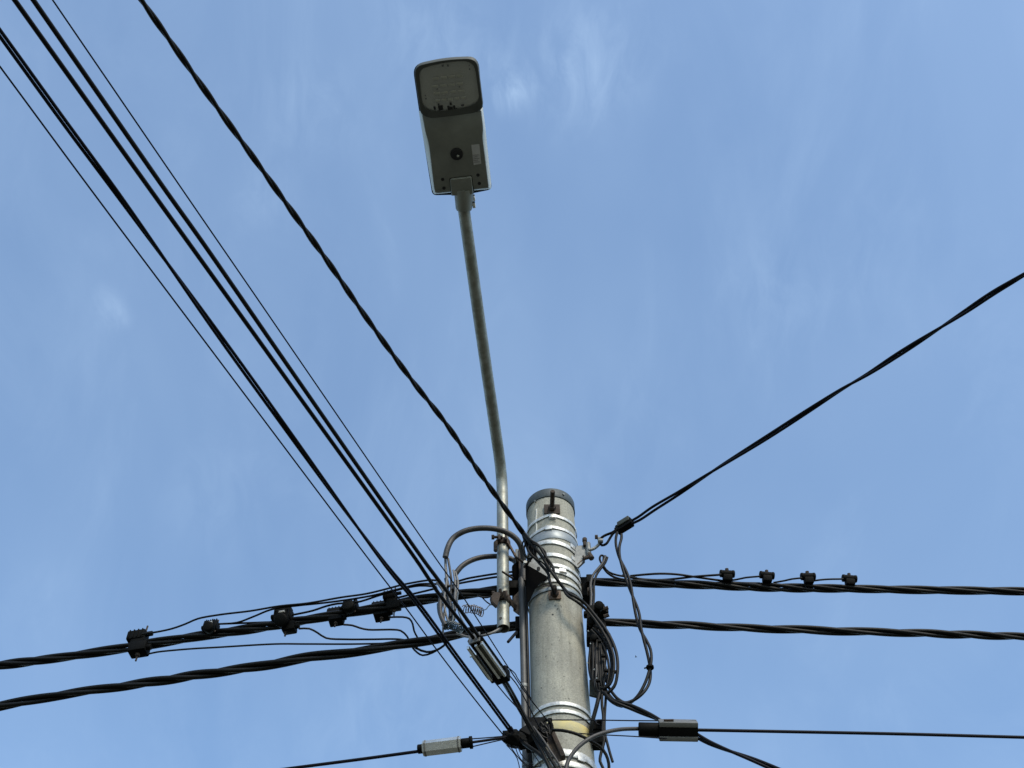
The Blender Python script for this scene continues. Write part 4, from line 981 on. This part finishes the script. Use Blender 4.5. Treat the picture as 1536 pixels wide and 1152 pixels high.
for k_, (y0, y1, w_, lb) in enumerate(((1108.5, 1104, 1.8, 'top thin wire between the silver splice box and the knot'), (1114, 1106, 4.0, 'thick middle cable between the silver splice box and the knot'), (1121, 1108, 1.8, 'bottom thin wire between the silver splice box and the knot'))):
    lone(lb, [(704, y0, 3.70), (730, (y0 + y1) / 2 + 0.4, 3.71), (760, y1, 3.73)], w_, 'wire', 'link_cable', 'three links from the silver splice box to the knot')

# twin closures hanging on the paired cables
a = P(712, 958, Z=ZT); b = P(748, 1008, Z=ZT)
oA, fA, kA = closure('ribbed grey splice box fed by the thick paired cables', a, b, 24, 12, body='plastic', split=False)
t, s, u = fA
cA_ = (a + b) / 2; LA = (b - a).length
mm_ = MB()
for off in (-0.42, 0.05, 0.40):
    mm_.box(cA_ + s * off * 28 * kA - u * 12 * kA, (t, s, u), (LA * 0.98, 4.0 * kA, 6 * kA), 0.002)
obj('rib', mm_, 'sleeve', oA)
obj('olive_strip', MB().box(cA_ + s * 0.24 * 28 * kA - u * 12.3 * kA, (t, s, u), (LA * 0.9, 5.5 * kA, 4 * kA), 0.002), 'sleeved', oA)
obj('end_block', MB().box(b + t * 8 * kA, (t, s, u), (18 * kA, 24 * kA, 20 * kA), 0.005), 'plastic', oA)
obj('mouth', MB().box(a - t * 1.0 * kA, (t, s, u), (2.5 * kA, 19 * kA, 18 * kA), 0.004), 'sleevei', oA)
a2 = P(712, 980, Z=ZT + 0.03); b2 = P(736, 1014, Z=ZT + 0.03)
oB, fB, kB = closure('plain olive splice box tucked behind the ribbed grey one', a2, b2, 15, 9, body='sleeved', split=False)
t, s, u = fB
obj('end_lip', MB().box(a2 - t * 1.5 * kB, (t, s, u), (3 * kB, 15 * kB, 13 * kB), 0.003), 'sleeve', oB)
obj('end_block', MB().box(b2 + t * 5 * kB + s * 3 * kB, (t, s, u), (12 * kB, 13 * kB, 12 * kB), 0.004), 'plastic', oB)

# cables from the twin closures down across the pole
gd = 'cables running from the twin splice boxes down across the pole'
yk = 3.70
def down(label, pts, w_, mt='black'):
    return lone(label, pts, w_, mt, 'lead_in_cable', gd)
Yb = P(748, 1008, Z=ZT).y
down('thickest lead-in cable from the ribbed splice box', [(742, 1000, Yb), (752, 1018, Yb + 0.03), (768, 1045, 3.62), (787, 1078, 3.66), (800, 1103, 3.68), (815, 1132, 3.68), (826, 1156, 3.68), (836, 1180, 3.68)], 6.0)
down('second lead-in cable hugging the thickest one', [(747, 1000, Yb), (758, 1020, Yb + 0.03), (775, 1050, 3.61), (792, 1082, 3.65), (808, 1108, 3.67), (824, 1135, 3.67), (838, 1158, 3.67), (850, 1180, 3.67)], 4.8)
down('pale edged lead-in cable right of the thickest pair', [(800, 1090, 3.66), (812, 1106, 3.66), (824, 1124, 3.66), (836, 1142, 3.66), (846, 1160, 3.66)], 3.4, 'hose')
down('thin lead-in wire left of the thickest one', [(735, 1014, Yb), (748, 1030, Yb + 0.04), (765, 1050, 3.62), (780, 1066, 3.64), (792, 1080, 3.66)], 1.9, 'wire')
down('thin lead-in wire along the right of the splice boxes', [(757, 1006, Yb), (770, 1020, Yb + 0.05), (786, 1046, 3.66), (796, 1065, 3.70), (807, 1087, 3.74), (812, 1094, 3.75)], 1.9, 'wire')
down('short thin wire joining the ribbed splice box to the knob wire', [(757, 998, Yb), (768, 1006, Yb + 0.02), (778, 1020, 3.60), (790, 1038, 3.66), (797, 1048, 3.68)], 1.7, 'wire')
down('black cable from the knot curving under to the frame bottom', [(778, 1108, 3.74), (790, 1118, 3.72), (805, 1128, 3.71), (818, 1140, 3.70), (828, 1154, 3.70), (836, 1175, 3.7)], 6.0)
# knot of tape and clamps left of the pole
kn = thing('taped_knot', 'black taped cable knot left of the pole at the frame bottom', 'clamp', P(772, 1108, Y=3.75))
def lump(c_, ax, rads, mt, parent, name, amp=0.18, seed=0):
    bm = bmesh.new(); bmesh.ops.create_icosphere(bm, subdivisions=4, radius=1.0)
    from mathutils import noise as nz
    for v in bm.verts:
        d = v.co.normalized(); v.co = d * (1 + amp * nz.noise(d * 2.2 + Vector((seed, 0, 0))) + amp * 0.4 * nz.noise(d * 6 + Vector((seed, 3, 0))))
        v.co = Vector((v.co.x * rads[0], v.co.y * rads[1], v.co.z * rads[2]))
    A = Matrix(ax).transposed(); mb_ = MB(); bm.verts.index_update()
    mb_.add([A @ v.co + c_ for v in bm.verts], [tuple(v.index for v in f.verts) for f in bm.faces]); bm.free()
    return obj(name, mb_, mt, parent)
ck = P(770, 1108, Y=3.75); kk = mpp(ck)
lump(ck, (Vector((0.94, 0, -0.34)).normalized(), EY, Vector((0.34, 0, 0.94)).normalized()), (17 * kk, 13 * kk, 14 * kk), 'plastic', kn, 'tape_wrap', 0.25, 1)
lump(P(783, 1116, Y=3.76), (EX, EY, EZ), (9 * kk, 8 * kk, 9 * kk), 'plastic', kn, 'tape_wrap', 0.3, 5)
q0 = P(766, 1096, Y=3.74); obj('sleeve', MB().cyl(P(764.5, 1091, Y=3.735), P(771, 1101, Y=3.745), 3.6 * kk, 12), 'black', kn)
obj('arm', MB().bar(P(784, 1106, Y=3.78), P(804, 1093, Y=3.82), 0.045, 0.045, EY, 0.006), 'plastic', kn)
obj('nut', MB().hexn(P(785, 1105, Y=3.73), P(785, 1105, Y=3.71), 0.010), 'hose', kn)
for i, pts_ in enumerate(([(760, 1118), (768, 1126), (776, 1138), (780, 1156)], [(773, 1120), (777, 1132), (784, 1142), (796, 1150), (812, 1149)], [(764, 1117), (774, 1132), (786, 1146), (798, 1158)], [(777, 1120), (781, 1130), (790, 1141), (800, 1147)], [(797, 1126), (803, 1135), (812, 1148)])):
    obj('tie_wire', wire([(x, y, 3.72) for x, y in pts_], 1.5, n=6), 'wire', kn)
# angle bracket with ring knob on the pole
ab = thing('angle_bracket', 'rusty brown angle bracket with black ring knob on the pole beside the yellow ring', 'bracket', P(830, 1110, Y=3.84))
obj('angle_leg', MB().bar(P(823, 1088, Y=3.84), P(845, 1137, Y=3.84), 0.016, 0.03, EY, 0.002), 'rust', ab)
obj('angle_flange', MB().bar(P(818, 1094, Y=3.85), P(839, 1142, Y=3.85), 0.022, 0.006, EY, 0.001), 'rustarm', ab)
obj('back_block', MB().box(P(806, 1098, Y=3.87), (EX, EY, EZ), (0.07, 0.05, 0.10), 0.006), 'plastic', ab)
obj('lower_block', MB().box(P(800, 1110, Y=3.87), (EX, EY, EZ), (0.055, 0.05, 0.08), 0.006), 'plastic', ab)
q0 = P(825, 1081, Y=3.82)
obj('knob', MB().cyl(q0 + EX * -0.008, q0 + EX * 0.008, 0.010, 14, bev=0.002), 'plastic', ab)
rg = [P(820, 1091, Y=3.80) + EX * 0.020 * math.cos(a) + EZ * 0.034 * math.sin(a) for a in [i * math.pi / 14 for i in range(29)]]
obj('ring', MB().tube(rg, 0.0055, 8), 'plastic', ab)
for i in range(9):
    x0, y0 = random.uniform(808, 818), random.uniform(1088, 1100)
    obj('tie_wire', wire([(x0, y0, 3.79), (x0 + random.uniform(2, 8), y0 + random.uniform(-6, 8), 3.785), (x0 + random.uniform(6, 14), y0 + random.uniform(4, 16), 3.79)], random.uniform(1.6, 3.2), n=6), 'black', ab)
for (x, y, r_) in ((811, 1090, 5), (817, 1100, 5), (808, 1104, 6), (826, 1092, 4)):
    q0 = P(x, y, Y=3.81); lump(q0, (EX, EY, EZ), (r_ * kk, r_ * kk, r_ * kk * 1.1), 'plastic', ab, 'tape_wrap', 0.35, x)

# lamp feed cable out of the pipe's open end
tag(obj('feed_cable', wire([(755, 930, YP), (753, 941, YP), (748, 944, YP - 0.01), (740, 948.5, YP - 0.02), (730, 952, YP - 0.02), (715, 955, YP), (700, 955, YP + 0.04), (685, 950, YP + 0.05)], 4.0, n=10, step=0.01), 'greywire'), 'pale grey cable coming out of the open lower end of the lamp pipe', 'cable')

# far bird
bp_ = P(954, 985.5, Y=28); kb_ = mpp(bp_)
bird = MB(); tail_ = MB()
sp = [bp_ + EX * kb_ * (-2.0 + 4.0 * i / 10) for i in range(11)]; rr = [kb_ * x for x in (0.05, 0.2, 0.34, 0.45, 0.5, 0.5, 0.42, 0.34, 0.36, 0.28, 0.05)]
bd = thing('bird', 'tiny dark bird flying far behind the hanging cable loop', 'bird', bp_)
obj('body', bird.tube(sp, rr, 10), 'bird', bd)
for sg in (1, -1):
    wv = [bp_ + EX * kb_ * 0.8, bp_ + EX * kb_ * -0.6, bp_ + Vector((-0.9 * kb_, sg * 1.2 * kb_, 0.9 * kb_)), bp_ + Vector((-1.2 * kb_, sg * 2.6 * kb_, 1.2 * kb_)), bp_ + Vector((0.3 * kb_, sg * 1.3 * kb_, 1.0 * kb_))]
    obj('wing', MB().prism(wv, Vector((0, -0.3 * sg, 1)), 0.12 * kb_), 'bird', bd)
